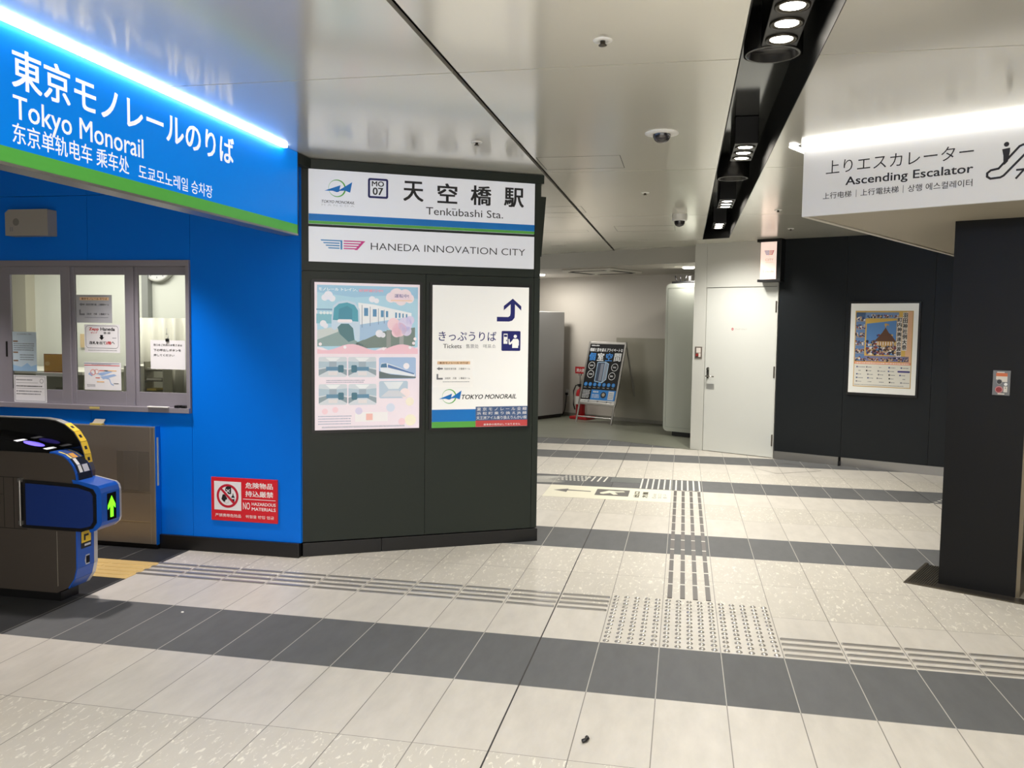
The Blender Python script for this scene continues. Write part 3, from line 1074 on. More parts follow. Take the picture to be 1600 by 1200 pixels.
m.rect(*w(.895, .911), *w(1.217, .998), Y, ROUTE)
m.rect(*w(.895, .868), *w(1.217, .911), Y, GREEN)
m.build('stripe', t)
tt = onbooth('transfer_notice_sticker', 'blue and red transfer notice stuck on the lower right corner of the ticket panel', 'sticker', 1.217, .869, .016)
m = MB()
m.rect(0, .045, .394, .146, 0, M('sticker_blue', (70, 96, 140), .5))
m.rect(0, 0, .394, .045, 0, M('sticker_red', (196, 70, 70), .5))
W_ = M('sticker_white', (232, 232, 232), .5)
m.text('東 京 モ ノ レ ー ル 全 線', .008, .115, .388, .140, -.0006, W_, .008)
m.text('浜 松 町 乗 り 換 え JR 線', .008, .083, .388, .108, -.0006, W_, .008)
m.text('天王洲アイル乗り換えりんかい線', .006, .052, .388, .077, -.0006, W_, .008)
m.text('乗車券の発売はしておりません', .06, .008, .34, .023, -.0006, W_, .008)
m.build('print', tt)
tt = onbooth('taped_paper_notice', 'white paper notice with an arrow taped inside the lower left of the ticket panel', 'notice', .902, 1.158, .016)
m = MB()
m.rect(0, 0, .292, .200, 0, M('notice_paper', (232, 230, 226), .4, emit=.15))
m.build('sheet', tt)


def station_notice(m, x, z, k, d=0.0):
    m.rect(x + .03 * k, z + .163 * k, x + .27 * k, z + .185 * k, -.0005 - d, ORI)
    m.text('東京モノレール のりば', x + .045 * k, z + .166 * k, x + .255 * k, z + .181 * k, -.0010 - d, M('brown_ink', (110, 60, 40), .5), .01)
    m.poly([(x + .025 * k, z + .133 * k), (x + .045 * k, z + .145 * k), (x + .045 * k, z + .138 * k), (x + .07 * k, z + .138 * k), (x + .07 * k, z + .127 * k), (x + .045 * k, z + .127 * k), (x + .045 * k, z + .120 * k)], -.0006 - d, GREYI)
    m.text('羽田空港方面　２番線ホーム', x + .08 * k, z + .125 * k, x + .27 * k, z + .139 * k, -.0006 - d, INK, .006)
    m.poly([(x + .025 * k, z + .055 * k), (x + .07 * k, z + .055 * k), (x + .07 * k, z + .067 * k), (x + .037 * k, z + .067 * k), (x + .037 * k, z + .095 * k), (x + .025 * k, z + .095 * k)], -.0006 - d, GREYI)
    m.text('浜松町　方面　１番線ホーム', x + .085 * k, z + .057 * k, x + .27 * k, z + .071 * k, -.0006 - d, INK, .006)
    scribble(m, x + .07 * k, z + .035 * k, x + .265 * k, z + .042 * k, -.0006 - d, GREYI, .004 * k, 1)


m = MB()
station_notice(m, 0, 0, 1.0)
m.build('print', tt)

# ---- hazard sign on the blue wall
t = thing('hazard_sign', 'red no hazardous materials sign on the lower blue wall', 'sign', (-2.511, 1.08, .225))
m = MB()
SR = M('sign_red', (206, 32, 46), .35)
m.box((0, -.012, 0), (.498, 0, .303), SR)
m.build('plate', t, bevel=.002)
m = MB()
WP = M('pale_plate', (226, 224, 228), .4)
m.rect(.023, .076, .228, .276, -.0126, WP)
m.build('pictogram_field', t)
m = MB()
Y = -.0132
m.ring(.125, .175, .066, .083, Y, M('ban_red', (184, 26, 50), .4))
m.stroke([(.078, .222), (.172, .128)], .016, Y - .0012, MATS['ban_red'])
m.prism([(.106, .214), (.112, .236), (.128, .244), (.152, .242), (.152, .19), (.132, .188), (.118, .205)], Y - .0004, Y, INK)
m.stroke([(.116, .222), (.142, .200)], .006, Y - .0008, WP)
m.stroke([(.142, .222), (.116, .200)], .006, Y - .0008, WP)
m.poly([(.088, .185), (.104, .185), (.122, .16), (.118, .138), (.096, .132), (.078, .152)], Y - .0004, INK)
m.disc(.117, .139, .010, Y - .0008, WP, 14)
for k in range(8):
    a = k * math.pi / 4
    m.stroke([(.117 + .013 * math.cos(a), .139 + .013 * math.sin(a)), (.117 + .019 * math.cos(a), .139 + .019 * math.sin(a))], .002, Y - .0004, INK)
m.poly([(.156, .13), (.176, .13), (.178, .17), (.170, .18), (.168, .195), (.164, .195), (.162, .18), (.154, .17)], Y - .0004, INK)
m.rect(.157, .155, .176, .164, Y - .0008, WP)
m.build('pictogram', t)
m = MB()
SWH = M('lettering_white', (238, 234, 234), .4)
m.text('危険物品', .261, .236, .464, .276, -.0126, SWH, .016)
m.text('持込厳禁', .260, .178, .466, .218, -.0126, SWH, .016)
m.rect(.241, .1575, .484, .1615, -.0126, SWH)
m.build('japanese_lettering', t)
m = MB()
m.text('NO', .241, .088, .293, .137, -.0126, SWH, .008)
m.text('HAZARDOUS', .307, .118, .484, .139, -.0126, SWH, .016)
m.text('MATERIALS', .307, .083, .484, .105, -.0126, SWH, .016)
m.build('english_lettering', t)
m = MB()
m.text('严禁携带危险品', .030, .027, .225, .050, -.0126, SWH, .004)
m.text('위험물 반입 엄금', .260, .028, .471, .050, -.0126, SWH, .004)
m.build('lettering', t)

# ---- emergency light box on the blue wall
t = thing('wall_light_box', 'grey box with a round sensor high on the blue wall under the hanging sign', 'emergency light', (-4.045, 1.08, 2.19))
m = MB()
GB = M('box_grey', (150, 146, 140), .5)
m.prism([(0, .0), (.345, .0), (.345, .183), (.03, .183), (.0, .16)], -.09, 0, GB)
m.build('body', t, bevel=.006)
m = MB()
m.disc(.09, .095, .026, -.0915, M('box_grey_dark', (112, 110, 106), .5))
m.rect(.04, .03, .048, .06, -.0915, GREYI)
m.rect(.055, .03, .063, .06, -.0915, GREYI)
m.build('sensor', t)
m = MB()
m.tube([(.03, -.05, .10), (-.005, -.05, .12), (-.012, -.05, .10), (.004, -.05, .06), (.03, -.05, .05)], .006, BLACK)
m.build('cable', t)

# ================================================================== TICKET OFFICE WINDOW
t = MB()
t.box((WX0, 1.062, 1.98), (WX1, 1.15, WZ1), FRAME)
t.box((WX0, 1.045, WZ0), (WX1, 1.17, 1.0), FRAME)
t.box((WX1 - .028, 1.062, 1.0), (WX1, 1.15, 1.98), FRAME)
t.box((WX0, 1.062, 1.0), (WX0 + .03, 1.15, 1.98), FRAME)
wo = t.build('window_1', bevel=.002)
wo['kind'] = 'structure'
for i, (x0, x1, gx0, gx1, yy) in enumerate(((-4.72, -4.19, -4.64, -4.26, 1.10), (-4.175, -3.605, -4.092, -3.678, 1.072), (-3.615, -3.112, -3.578, -3.178, 1.092), (-3.118, -2.689, -3.089, -2.698, 1.112))):
    m = MB()
    y1 = yy + .018
    for a, b in (((x0, 1.0), (gx0, 1.98)), ((gx1, 1.0), (x1, 1.98)), ((gx0, 1.0), (gx1, 1.10)), ((gx0, 1.922), (gx1, 1.98))):
        m.box((a[0], yy, a[1]), (b[0], y1, b[1]), FRAME)
    so_ = m.build('sash', wo, bevel=.002)
    m = MB()
    m.box((gx0, yy + .008, 1.10), (gx1, yy + .011, 1.922), GLASS)
    m.build('pane', so_)
    if i == 1:
        m = MB()
        m.box((-4.139, yy - .004, 1.33), (-4.127, yy, 1.441), BLACK)
        m.build('pull_handle', so_)


def sheet(name, label, cat, x, z, w_, h, y, mat, fn=None, group=None):
    t = thing(name, label, cat, (x, y, z), 0, group)
    m = MB()
    m.box((0, -.001, 0), (w_, 0, h), mat)
    m.build('sheet', t)
    if fn:
        m = MB()
        fn(m)
        m.build('print', t)
    return t


def pr_hours(m):
    m.text('窓口営業時間のご案内', .04, .262, .16, .272, -.0016, GREYI)
    for z in (.21, .13, .07):
        m.rect(.005, z, .045, z + .010, -.0016, M('brown_ink2', (140, 110, 84), .5))
    scribble(m, .01, .145, .18, .205, -.0016, GREYI, .006, 4)
    scribble(m, .06, .075, .18, .125, -.0016, GREYI, .006, 3)
    m.poly([(.0, .0), (.199, .0), (.199, .05), (.15, .035), (.12, .06), (.07, .03), (.0, .045)], -.0013, M('wave_blue', (150, 186, 220), .6))


sheet('posted_notice', 'pale blue timetable notice on the left window sash', 'notice', -4.086, 1.228, .199, .284, 1.0745, M('paper_blue', (190, 208, 220), .6), pr_hours)


def pr_white(m):
    for a, b in (((.008, .008), (.262, .011)), ((.008, .185), (.262, .188))):
        m.rect(a[0], a[1], b[0], b[1], -.0016, GREYI)
    for x in (.008, .259):
        m.rect(x, .008, x + .003, .188, -.0016, GREYI)
    m.ring(.232, .155, .013, .016, -.0016, GREYI, 20)
    scribble(m, .02, .158, .16, .166, -.0016, GREYI, .007, 1)
    m.rect(.02, .140, .20, .142, -.0016, GREYI)
    scribble(m, .02, .112, .24, .122, -.0016, INK, .007, 1)
    m.rect(.02, .10, .25, .102, -.0016, GREYI)
    scribble(m, .02, .05, .23, .09, -.0016, GREYI, .008, 2)


sheet('posted_notice', 'white ruled notice with a round stamp low on the left window sash', 'notice', -4.079, 1.003, .272, .196, 1.070, PAPER, pr_white)


def pr_orange(m):
    m.rect(.004, .006, .195, .131, -.0016, M('card_orange', (196, 148, 60), .5))
    m.rect(0, 0, .199, .008, -.0020, M('card_brown', (150, 66, 30), .5))
    m.disc(.03, .065, .016, -.0020, M('card_pale', (214, 182, 120), .5), 16, 1.3)


sheet('picture_card', 'orange framed picture card standing behind the left window sash', 'card', -3.876, 1.219, .199, .135, 1.13, M('card_edge', (140, 70, 40), .5), pr_orange)
m = MB()
m.box((-3.95, 1.132, 1.19), (-3.64, 1.16, 1.217), WHITE)
o = m.build('card_shelf')
tag(o, 'small white ledge under the orange picture card in the office window', 'shelf')


def pr_station(m):
    station_notice(m, 0, 0, .98, .0012)


sheet('posted_notice', 'grey station notice with an orange heading, top of the middle window sash', 'notice', -3.566, 1.583, .287, .198, 1.0905, GREYP, pr_station)


def pr_zepp(m):
    pts = rrect(.012, .032, .272, .190, .022)
    m.stroke(pts, .003, -.0016, GREYI, True)
    m.text('Zepp', .04, .152, .116, .176, -.0016, REDI, .03)
    m.text('Haneda', .132, .156, .245, .178, -.0016, INK, .03)
    m.text('ゼップ', .052, .134, .104, .146, -.0016, REDI, .02)
    m.text('羽 田', .155, .132, .208, .146, -.0016, INK, .02)
    m.poly([(.128, .125), (.150, .125), (.150, .108), (.160, .108), (.139, .089), (.118, .108), (.128, .108)], -.0016, INK)
    m.text('改札を出て', .04, .058, .17, .080, -.0016, INK, .03)
    m.text('2階', .172, .058, .215, .080, -.0016, REDI, .03)
    m.text('へ', .218, .062, .242, .078, -.0016, INK, .03)
    scribble(m, .225, .10, .262, .108, -.0016, GREYI, .005, 1)
    scribble(m, .03, .012, .26, .020, -.0016, GREYI, .004, 1)


sheet('posted_notice', 'white notice with red and black words and a down arrow, middle window sash', 'notice', -3.504, 1.373, .284, .199, 1.0895, PAPER, pr_zepp)


def pr_map(m):
    m.rect(0, .186, .285, .190, -.0016, M('ink_slate', (80, 84, 120), .5))
    m.rect(0, .172, .285, .177, -.0016, REDI)
    scribble(m, .06, .179, .22, .184, -.0016, GREYI, .003, 1)
    BLU = M('map_blue', (150, 176, 214), .6)
    m.poly([(.10, .115), (.21, .14), (.225, .13), (.14, .10)], -.0016, BLU)
    m.poly([(.13, .095), (.24, .115), (.26, .105), (.15, .075)], -.0016, BLU)
    m.stroke([(.165, .085), (.20, .08), (.215, .045), (.235, .035)], .007, -.0018, BLU)
    m.ring(.07, .125, .016, .022, -.0016, M('map_pink', (224, 150, 140), .6), 16)
    m.ring(.10, .13, .014, .018, -.0016, MATS['map_pink'], 16)
    m.poly([(.03, .11), (.06, .095), (.075, .11), (.05, .13)], -.0014, BLU)
    for x, z, w_, c in ((.12, .135, .07, 'a'), (.16, .135, .10, 'b'), (.09, .083, .035, 'a'), (.10, .055, .06, 'b'), (.235, .045, .04, 'c')):
        m.rect(x, z, x + w_, z + .006, -.0020, {'a': M('map_red', (206, 96, 80), .6), 'b': M('map_orange', (230, 180, 110), .6), 'c': GREYI}[c])
    scribble(m, .02, .02, .09, .04, -.0016, GREYI, .003, 3)


sheet('posted_notice', 'white route map with red and blue bars low on the middle window sash', 'notice', -3.510, 1.107, .295, .197, 1.0895, PAPER, pr_map)


def pr_call(m):
    m.text('窓口をご利用のお客さまは', .025, .162, .247, .177, -.0016, INK, .016)
    m.text('下の呼出しボタンを', .025, .125, .238, .142, -.0016, INK, .022)
    m.text('押してください', .025, .090, .185, .106, -.0016, INK, .022)


sheet('hanging_notice', 'plain white call button notice hung by a black clip in the right window sash', 'notice', -2.992, 1.265, .271, .203, 1.108, PAPER, pr_call)
t = thing('clip_hook', 'black clip on a clear hook holding the call button notice', 'clip', (-2.857, 1.106, 1.462))
m = MB()
m.box((-.012, -.008, -.004), (.012, .003, .018), BLACK)
m.build('clip', t, bevel=.002)
m = MB()
m.tube([(0, 0, .018), (.008, 0, .035), (.004, 0, .05), (-.008, 0, .045), (-.006, 0, .09)], .0025, M('clear_grey', (190, 192, 192), .2), 6)
m.build('hook', t)
m = MB()
m.box((-2.975, 1.03, 1.0), (-2.815, 1.062, 1.008), WHITE)
tag(m.build('coin_tray', bevel=.003), 'flat white tray on the right end of the window sill', 'tray')
for x, lb in ((-2.757, 'black stopper block on the window sill nearer the tray'), (-2.705, 'black stopper block at the right end of the window sill')):
    m = MB()
    m.box((x - .02, 1.05, 1.0), (x + .02, 1.09, 1.018), BLACK)
    tag(m.build('stopper_block', bevel=.003), lb, 'stopper')
m = MB()
m.box((-3.44, 1.043, .975), (-3.36, 1.0455, .99), M('label_yellow', (196, 180, 110), .5))
tag(m.build('sill_label'), 'small yellow label on the front of the window sill', 'label')
# inside the office
m = MB()
m.box((-5.72, 2.88, .02), (-5.56, 3.0, 2.5), M('office_post', (186, 182, 166), .5))
o = m.build('trim_4')
o['kind'] = 'structure'
m = MB()
m.box((-4.34, 2.93, .02), (-4.275, 3.0, 2.5), M('pipe_grey', (150, 152, 150), .5))
o = m.build('trim_5')
o['kind'] = 'structure'
t = thing('wall_clock', 'round white wall clock at the back of the ticket office', 'clock', (-4.19, 2.99, 2.14))
m = MB()
m.lathe([(.17, 0), (.17, .04), (.155, .05), (.15, .04)], M('clock_rim', (190, 190, 184), .4), 36, Matrix.Rotation(math.pi / 2, 4, 'X'))
m.build('rim', t)
m = MB()
m.disc(0, 0, .15, -.041, PAPER)
for k in range(12):
    a = k * math.pi / 6
    m.stroke([(.12 * math.cos(a), .12 * math.sin(a)), (.135 * math.cos(a), .135 * math.sin(a))], .008, -.0415, GREYI)
m.build('dial', t)
m = MB()
m.stroke([(0, 0), (.05, .06)], .010, -.042, INK)
m.stroke([(0, 0), (-.09, .07)], .008, -.0425, INK)
m.build('hands', t)
m = MB()
pts = []
n = 64
for k in range(n + 1):
    pts.append((-4.04 + k * .95 / n, 2.42 + .022 * math.sin(k * .9)))
vs = [(x, y, .75) for x, y in pts] + [(x, y, 1.63) for x, y in pts]
m.add(vs, [(k, k + 1, k + n + 2, k + n + 1) for k in range(n)], M('curtain_white', (206, 204, 192), .7), True)
o = m.build('curtain')
md = o.modifiers.new('thickness', 'SOLIDIFY')
md.thickness = .004
tag(o, 'pale pleated curtain partition behind the right window sash', 'curtain')
t = thing('file_tray_rack', 'grey rack of file trays with paper, behind the right window sash', 'tray rack', (-3.64, 1.95, .75))
m = MB()
for x in (0, .17):
    m.box((x, 0, 0), (x + .008, .12, .52), M('rack_grey', (176, 172, 156), .5))
m.build('frame', t)
for k in range(6):
    m = MB()
    m.box((.008, .0, .02 + k * .085), (.17, .12, .03 + k * .085), M('rack_tray', (104, 100, 84), .5))
    o = m.build('shelf_tray', t)
    m = MB()
    m.box((.02, .005, .03 + k * .085), (.155 - .05 * (k % 2), .11, .046 + k * .085), M('tray_paper', (226, 214, 160) if k == 3 else (228, 226, 210), .6) if k != 3 else M('tray_paper_y', (222, 200, 110), .6))
    m.build('paper_stack', o)
m = MB()
m.box((-3.84, 1.97, .02), (-3.66, 2.35, 1.235), M('locker_white', (222, 220, 208), .5))
tag(m.build('office_cabinet', bevel=.004), 'narrow white office cabinet left of the file tray rack', 'cabinet')
m = MB()
m.box((-5.6, 2.2, .02), (-4.40, 2.78, 1.13), M('desk_olive', (150, 150, 130), .5))
m.box((-5.65, 2.15, 1.13), (-4.37, 2.8, 1.16), M('desk_top', (210, 208, 196), .4))
tag(m.build('office_desk', bevel=.004), 'office desk with an olive grey front behind the middle window sash', 'desk')
m = MB()
m.box((-5.05, 2.98, 1.34), (-4.92, 2.998, 1.47), M('board_tan', (214, 190, 150), .6))
tag(m.build('pin_board'), 'small tan pinned sheet on the office back wall', 'notice')

# ================================================================== TICKET GATE
GX, GY = -2.64, -.10
t = thing('ticket_gate', 'steel automatic ticket gate with a blue nose and a green arrow display, left foreground', 'ticket gate', (GX, GY, 0))
GSTEEL = bump_noise(M('gate_steel', (98, 90, 83), .36, .6), 60, .03, (40, 1, 1))
GBLUE = M('gate_blue', (24, 82, 176), .28)
GNAVY = M('gate_navy', (22, 46, 108), .35)


def g(x):
    return x - GX


GW = .165
top = [(g(-4.6), .850), (g(-2.80), .850), (g(-2.765), .848), (g(-2.72), .836), (g(-2.685), .815), (g(-2.655), .780), (g(-2.638), .74), (g(-2.632), .70)]
m = MB()
m.prism([(g(-4.6), .05)] + [(g(-2.775), .05), (g(-2.70), .085), (g(-2.66), .14), (g(-2.645), .20), (g(-2.642), .40), (g(-2.642), .70)] + top[::-1][1:], 0, GW, GSTEEL)
m.build('body', t, bevel=.004)
m = MB()
m.box((g(-4.6), .012, 0), (g(-2.76), GW - .01, .05), BLACK)
m.build('plinth', t)
m = MB()
for x in (-3.045, ):
    m.box((g(x), -.0012, .41), (g(x) + .003, 0, .70), GAP)
m.box((g(-4.6), -.0012, .700), (g(-2.98), 0, .703), GAP)
m.box((g(-4.6), -.0012, .405), (g(-2.96), 0, .408), GAP)
m.box((g(-3.11), -.0012, .41), (g(-3.108), 0, .70), GAP)
m.box((g(-4.6), -.0012, .60), (g(-3.11), 0, .602), GAP)
m.box((g(-2.768), -.0012, .09), (g(-2.766), 0, .405), M('seam_light', (150, 144, 130), .4))
m.build('panel_joints', t)
m = MB()
for k in range(4):
    m.box((g(-3.20), -.0014, .545 + k * .012), (g(-3.135), 0, .551 + k * .012), GAP)
m.build('vent', t)
# dark glossy reader deck and hood
m = MB()
m.prism([(g(-4.6), .85), (g(-4.6), .955), (g(-3.30), .935), (g(-3.07), .912), (g(-2.80), .858), (g(-2.80), .85)], .004, GW - .045, BLACKG)
deck = m.build('reader_deck', t, bevel=.002)


def deckpt(x, y, lift=.0008):
    z = .912 + (x + 3.07) / .27 * (-.054)
    return (g(x), y, z + lift)


m = MB()
n = 32
VIO = M('reader_violet', (110, 92, 220), .3, emit=.9, ergb=(96, 84, 220))
c = [deckpt(-2.955 + .062 * math.cos(2 * math.pi * k / n), .062 + .040 * math.sin(2 * math.pi * k / n)) for k in range(n)]
m.add(c, [list(range(n))], VIO)
m.build('card_reader', deck, label='glowing violet card reader oval')
m = MB()
for x in (-3.055, -2.862):
    m.add([deckpt(x, .02), deckpt(x + .025, .02), deckpt(x + .025, .10), deckpt(x, .10)], [(0, 1, 2, 3)], M('reader_white', (236, 236, 240), .4, emit=.25))
m.build('reader_marks', deck)
m = MB()
hood = [(g(-4.6), .80), (g(-4.6), 1.022), (g(-2.93), 1.026), (g(-2.86), 1.018), (g(-2.80), .998), (g(-2.74), .956), (g(-2.70), .90), (g(-2.675), .83), (g(-2.665), .775), (g(-2.72), .80)]
m.prism(hood, GW - .043, GW - .005, BLACKG)
ho = m.build('hood', t)
m = MB()
hp = hood[1:9]
for a, b in zip(hp[:-1], hp[1:]):
    d = Vector((b[0] - a[0], b[1] - a[1])).normalized()
    nn = Vector((-d.y, d.x)) * .006
    m.prism([a, (a[0] + nn.x, a[1] + nn.y), (b[0] + nn.x, b[1] + nn.y), b], GW - .048, GW, ALU)
m.build('edge_trim', ho)
YEL = M('sticker_yellow', (236, 198, 50), .5)


def arcsticker(pts, name):
    m = MB()
    for a, b in zip(pts[:-1], pts[1:]):
        d = Vector((b[0] - a[0], b[1] - a[1])).normalized()
        nn = Vector((-d.y, d.x))
        p0, p1, p2, p3 = [(q_[0] + nn.x * k, q_[1] + nn.y * k) for q_, k in ((a, .0065), (a, .0085), (b, .0085), (b, .0065))]
        m.prism([p0, p1, p2, p3], GW - .050, GW + .001, YEL)
        mx, mz = (a[0] + b[0]) / 2, (a[1] + b[1]) / 2
        mm = [(mx + nn.x * .0088 + d.x * s_, mz + nn.y * .0088 + d.y * s_) for s_ in (-.010, .010)]
        m.add([(mm[0][0], GW - .035, mm[0][1]), (mm[1][0], GW - .035, mm[1][1]), (mm[1][0], GW - .015, mm[1][1]), (mm[0][0], GW - .015, mm[0][1])], [(0, 1, 2, 3)], INK)
    return m.build(name, ho, label='yellow warning sticker with black marks')


arcsticker(hood[4:7], 'warning_sticker')
arcsticker(hood[6:9], 'warning_sticker')
# blue end cover following the curved top
m = MB()
ct = top[1:]
for a, b in zip(ct[:-1], ct[1:]):
    d = Vector((b[0] - a[0], b[1] - a[1])).normalized()
    nn = Vector((-d.y, d.x)) * .008
    m.prism([a, (a[0] + nn.x, a[1] + nn.y), (b[0] + nn.x, b[1] + nn.y), b], -.003, GW - .043, GBLUE)
cov = m.build('end_cover', t)


def oncurve(i0, i1, y0, y1, lift, mat, mb):
    for a, b in zip(ct[i0:i1], ct[i0 + 1:i1 + 1]):
        d = Vector((b[0] - a[0], b[1] - a[1])).normalized()
        nn = Vector((-d.y, d.x)) * lift
        mb.add([(a[0] + nn.x, y0, a[1] + nn.y), (b[0] + nn.x, y0, b[1] + nn.y), (b[0] + nn.x, y1, b[1] + nn.y), (a[0] + nn.x, y1, a[1] + nn.y)], [(0, 1, 2, 3)], mat)


m = MB()
oncurve(1, 3, .018, .106, .0095, M('slot_yellow', (240, 222, 130), .4), m)
oncurve(1, 3, .030, .094, .0105, M('slot_blue', (40, 66, 130), .4), m)
oncurve(2, 3, .036, .075, .0112, M('slot_orange', (206, 150, 70), .4), m)
m.build('ticket_slot', cov, label='ticket slot in a pale yellow frame')
m = MB()
oncurve(3, 6, .008, .118, .0095, BLACK, m)
oncurve(3, 5, .025, .050, .0102, WHITE, m)
oncurve(4, 5, .060, .104, .0102, M('label_grey', (200, 200, 206), .5), m)
m.build('instruction_label', cov, label='black instruction label with a white hand')
# blue nose with arrow display
m = MB()
nose = [(g(-2.99), .412), (g(-2.55), .412), (g(-2.515), .425), (g(-2.482), .452), (g(-2.474), .475), (g(-2.474), .640), (g(-2.482), .664), (g(-2.50), .680), (g(-2.63), .704), (g(-2.66), .707), (g(-2.99), .70)]
m.prism(nose[1:-1], -.004, .150, GBLUE)
no = m.build('nose', t, bevel=.006, seg=3)
m = MB()
m.prism(nose[1:-1], .151, .166, M('nose_silver', (206, 204, 200), .3, .6))
m.build('nose_trim', no, bevel=.004)
m = MB()
m.add([(g(-2.4728), .042, .475), (g(-2.4728), .118, .475), (g(-2.4728), .118, .628), (g(-2.4728), .042, .628)], [(0, 1, 2, 3)], BLACKG)
arr = [(.066, .49), (.092, .49), (.092, .553), (.110, .536), (.110, .560), (.079, .612), (.046, .560), (.046, .536), (.066, .553)]
m.add([(g(-2.4718), a, b) for a, b in arr], [list(range(len(arr)))], M('arrow_green', (110, 255, 30), .4, emit=1.3, ergb=(100, 255, 20)))
m.build('arrow_display', no, label='black display with a lit green up arrow')
m = MB()
m.prism([(g(-2.985), .417), (g(-2.60), .415), (g(-2.53), .437), (g(-2.505), .47), (g(-2.505), .63), (g(-2.525), .66), (g(-2.62), .684), (g(-2.985), .694)], -.010, .0, BLACK)
m.prism([(g(-2.955), .435), (g(-2.60), .435), (g(-2.54), .452), (g(-2.523), .48), (g(-2.523), .622), (g(-2.54), .645), (g(-2.62), .664), (g(-2.955), .674)], -.013, -.009, GNAVY)
m.build('flap_housing', t, bevel=.002, label='navy side panel in a black surround')
m = MB()
m.cyl((g(-2.985), -.020, .43), (g(-2.985), -.020, .69), .006, ALU, 10)
for z in (.435, .68):
    m.box((g(-2.995), -.024, z), (g(-2.975), 0, z + .022), ALU)
m.build('handle_bar', t)
m = MB()
low = [(g(-2.775), .05), (g(-2.70), .085), (g(-2.66), .14), (g(-2.645), .20), (g(-2.642), .42)]
for a, b in zip(low[1:-1], low[2:]):
    d = Vector((b[0] - a[0], b[1] - a[1])).normalized()
    nn = Vector((d.y, -d.x)) * .007
    m.prism([a, (a[0] + nn.x, a[1] + nn.y), (b[0] + nn.x, b[1] + nn.y), b], -.002, GW - .028, GBLUE)
    m.prism([a, (a[0] + nn.x, a[1] + nn.y), (b[0] + nn.x, b[1] + nn.y), b], GW - .028, GW + .002, MATS['nose_silver'])
lc = m.build('lower_cover', t)


def onend(y0, z0, y1, z1, lift, mat, mb):
    x = g(-2.642) + .007 + lift
    k = .0136
    mb.add([(x - (.42 - z0) * k, y0, z0), (x - (.42 - z0) * k, y1, z0), (x - (.42 - z1) * k, y1, z1), (x - (.42 - z1) * k, y0, z1)], [(0, 1, 2, 3)], mat)


m = MB()
onend(.028, .305, .112, .405, .0012, INK, m)
onend(.031, .338, .109, .402, .0018, YEL, m)
onend(.050, .35, .064, .385, .0024, INK, m)
onend(.064, .372, .09, .384, .0024, INK, m)
onend(.055, .316, .105, .328, .0024, M('label_grey', (200, 200, 206), .5), m)
m.build('warning_sticker', lc, label='yellow warning sticker')
m = MB()
x = g(-2.642) + .0066
pts = [(.058, .232), (.066, .262), (.098, .262), (.098, .205), (.066, .205)]
m.add([(x + .0012 - (.42 - b) * .0136, a, b) for a, b in pts], [list(range(5))], M('label_silver', (176, 180, 190), .4))
tm = MB()
tm.text('1', 0, .216, .018, .252, 0, INK, .03)
m.add([(x + .002 - (.42 - v[2]) * .0136, .074 + v[0], v[2]) for v in tm.v], tm.f, INK)
m.build('number_sticker', lc, label='grey pentagon sticker with the number 1')

# ---- stainless cabinet against the blue wall
t = thing('steel_cabinet', 'low stainless steel cabinet with a recessed panel against the blue wall behind the gate', 'cabinet', (-2.912, 1.02, 0))
m = MB()
m.box((-1.5, .0, .035), (0, .058, .862), STEEL)
m.build('body', t, bevel=.003)
m = MB()
m.box((.0005, .006, .03), (.004, .058, .868), BLUE)
m.build('side_panel', t, label='blue side panel')
m = MB()
m.box((-1.5, .02, 0), (-.0, .034, .035), BLACK)
m.build('plinth', t)
m = MB()
m.box((-.34, -.0015, .19), (-.04, 0, .195), M('steel_light', (190, 182, 170), .3, .9))
m.box((-.34, -.0015, .40), (-.04, 0, .404), MATS['steel_light'])
m.box((-.30, -.0012, .41), (-.045, 0, .69), M('steel_dark', (118, 112, 104), .5, .6))
m.box((-.245, -.0018, .415), (-.13, 0, .685), M('steel_mid', (140, 134, 126), .4, .7))
m.box((-.037, -.002, .04), (-.034, 0, .86), MATS['steel_light'])
m.build('door', t)
m = MB()
m.box((.0045, .018, .45), (.0055, .036, .79), M('label_cream', (206, 204, 170), .5))
m.build('label_strip', t, label='narrow cream label strip')
t = thing('label_holder', 'small clear label holder with a yellow base on top of the steel cabinet', 'label', (-3.41, 1.03, .862))
m = MB()
m.box((-.02, 0, 0), (.075, .03, .012), M('holder_yellow', (190, 170, 90), .5))
m.build('base', t)
m = MB()
m.prism([(-.01, .012), (.08, .012), (.095, .042), (.015, .042)], .012, .016, M('holder_paper', (210, 206, 196), .5))
m.build('card', t)

# ================================================================== DOOR
do = MB()
do.box((.178, .012, .006), (1.114, .055, 2.130), bump_noise(M('door_white', (206, 208, 203), .4), 50, .02))
d = do.build('door_1', bevel=.002)
d.location = (DP[0], DP[1], 0)
d.rotation_euler = (0, 0, DA)
d['kind'] = 'structure'
m = MB()
HD = M('handle_metal', (150, 148, 140), .25, .9)
m.prism(rrect(.206, .955, .238, 1.10, .012), .004, .012, HD)
m.cyl((.222, .006, .985), (.222, -.045, .985), .010, HD)
m.tube([(.222, -.045, .985), (.25, -.05, .987), (.33, -.045, .982)], .009, HD)
m.cyl((.222, .006, 1.075), (.222, -.012, 1.075), .014, HD)
m.build('door_handle', d)
m = MB()
m.box((.205, .0095, .815), (.315, .0125, .885), M('plate_grey', (186, 188, 184), .3, .4))
m.build('push_plate', d)
for z in (.15, 1.0, 1.81):
    m = MB()
    m.box((1.106, -.006, z), (1.124, .012, z + .145), M('hinge_metal', (110, 104, 96), .35, .8))
    m.build('hinge', d, bevel=.002)
m = MB()
m.disc(.545, 1.600, .016, .0112, M('mark_red', (170, 60, 66), .5), 18)
m.rect(.535, 1.597, .555, 1.603, .0106, WHITE)
m.text('STAFF ONLY', .575, 1.590, .740, 1.608, .0112, M('faint_ink2', (176, 174, 166), .5), 0)
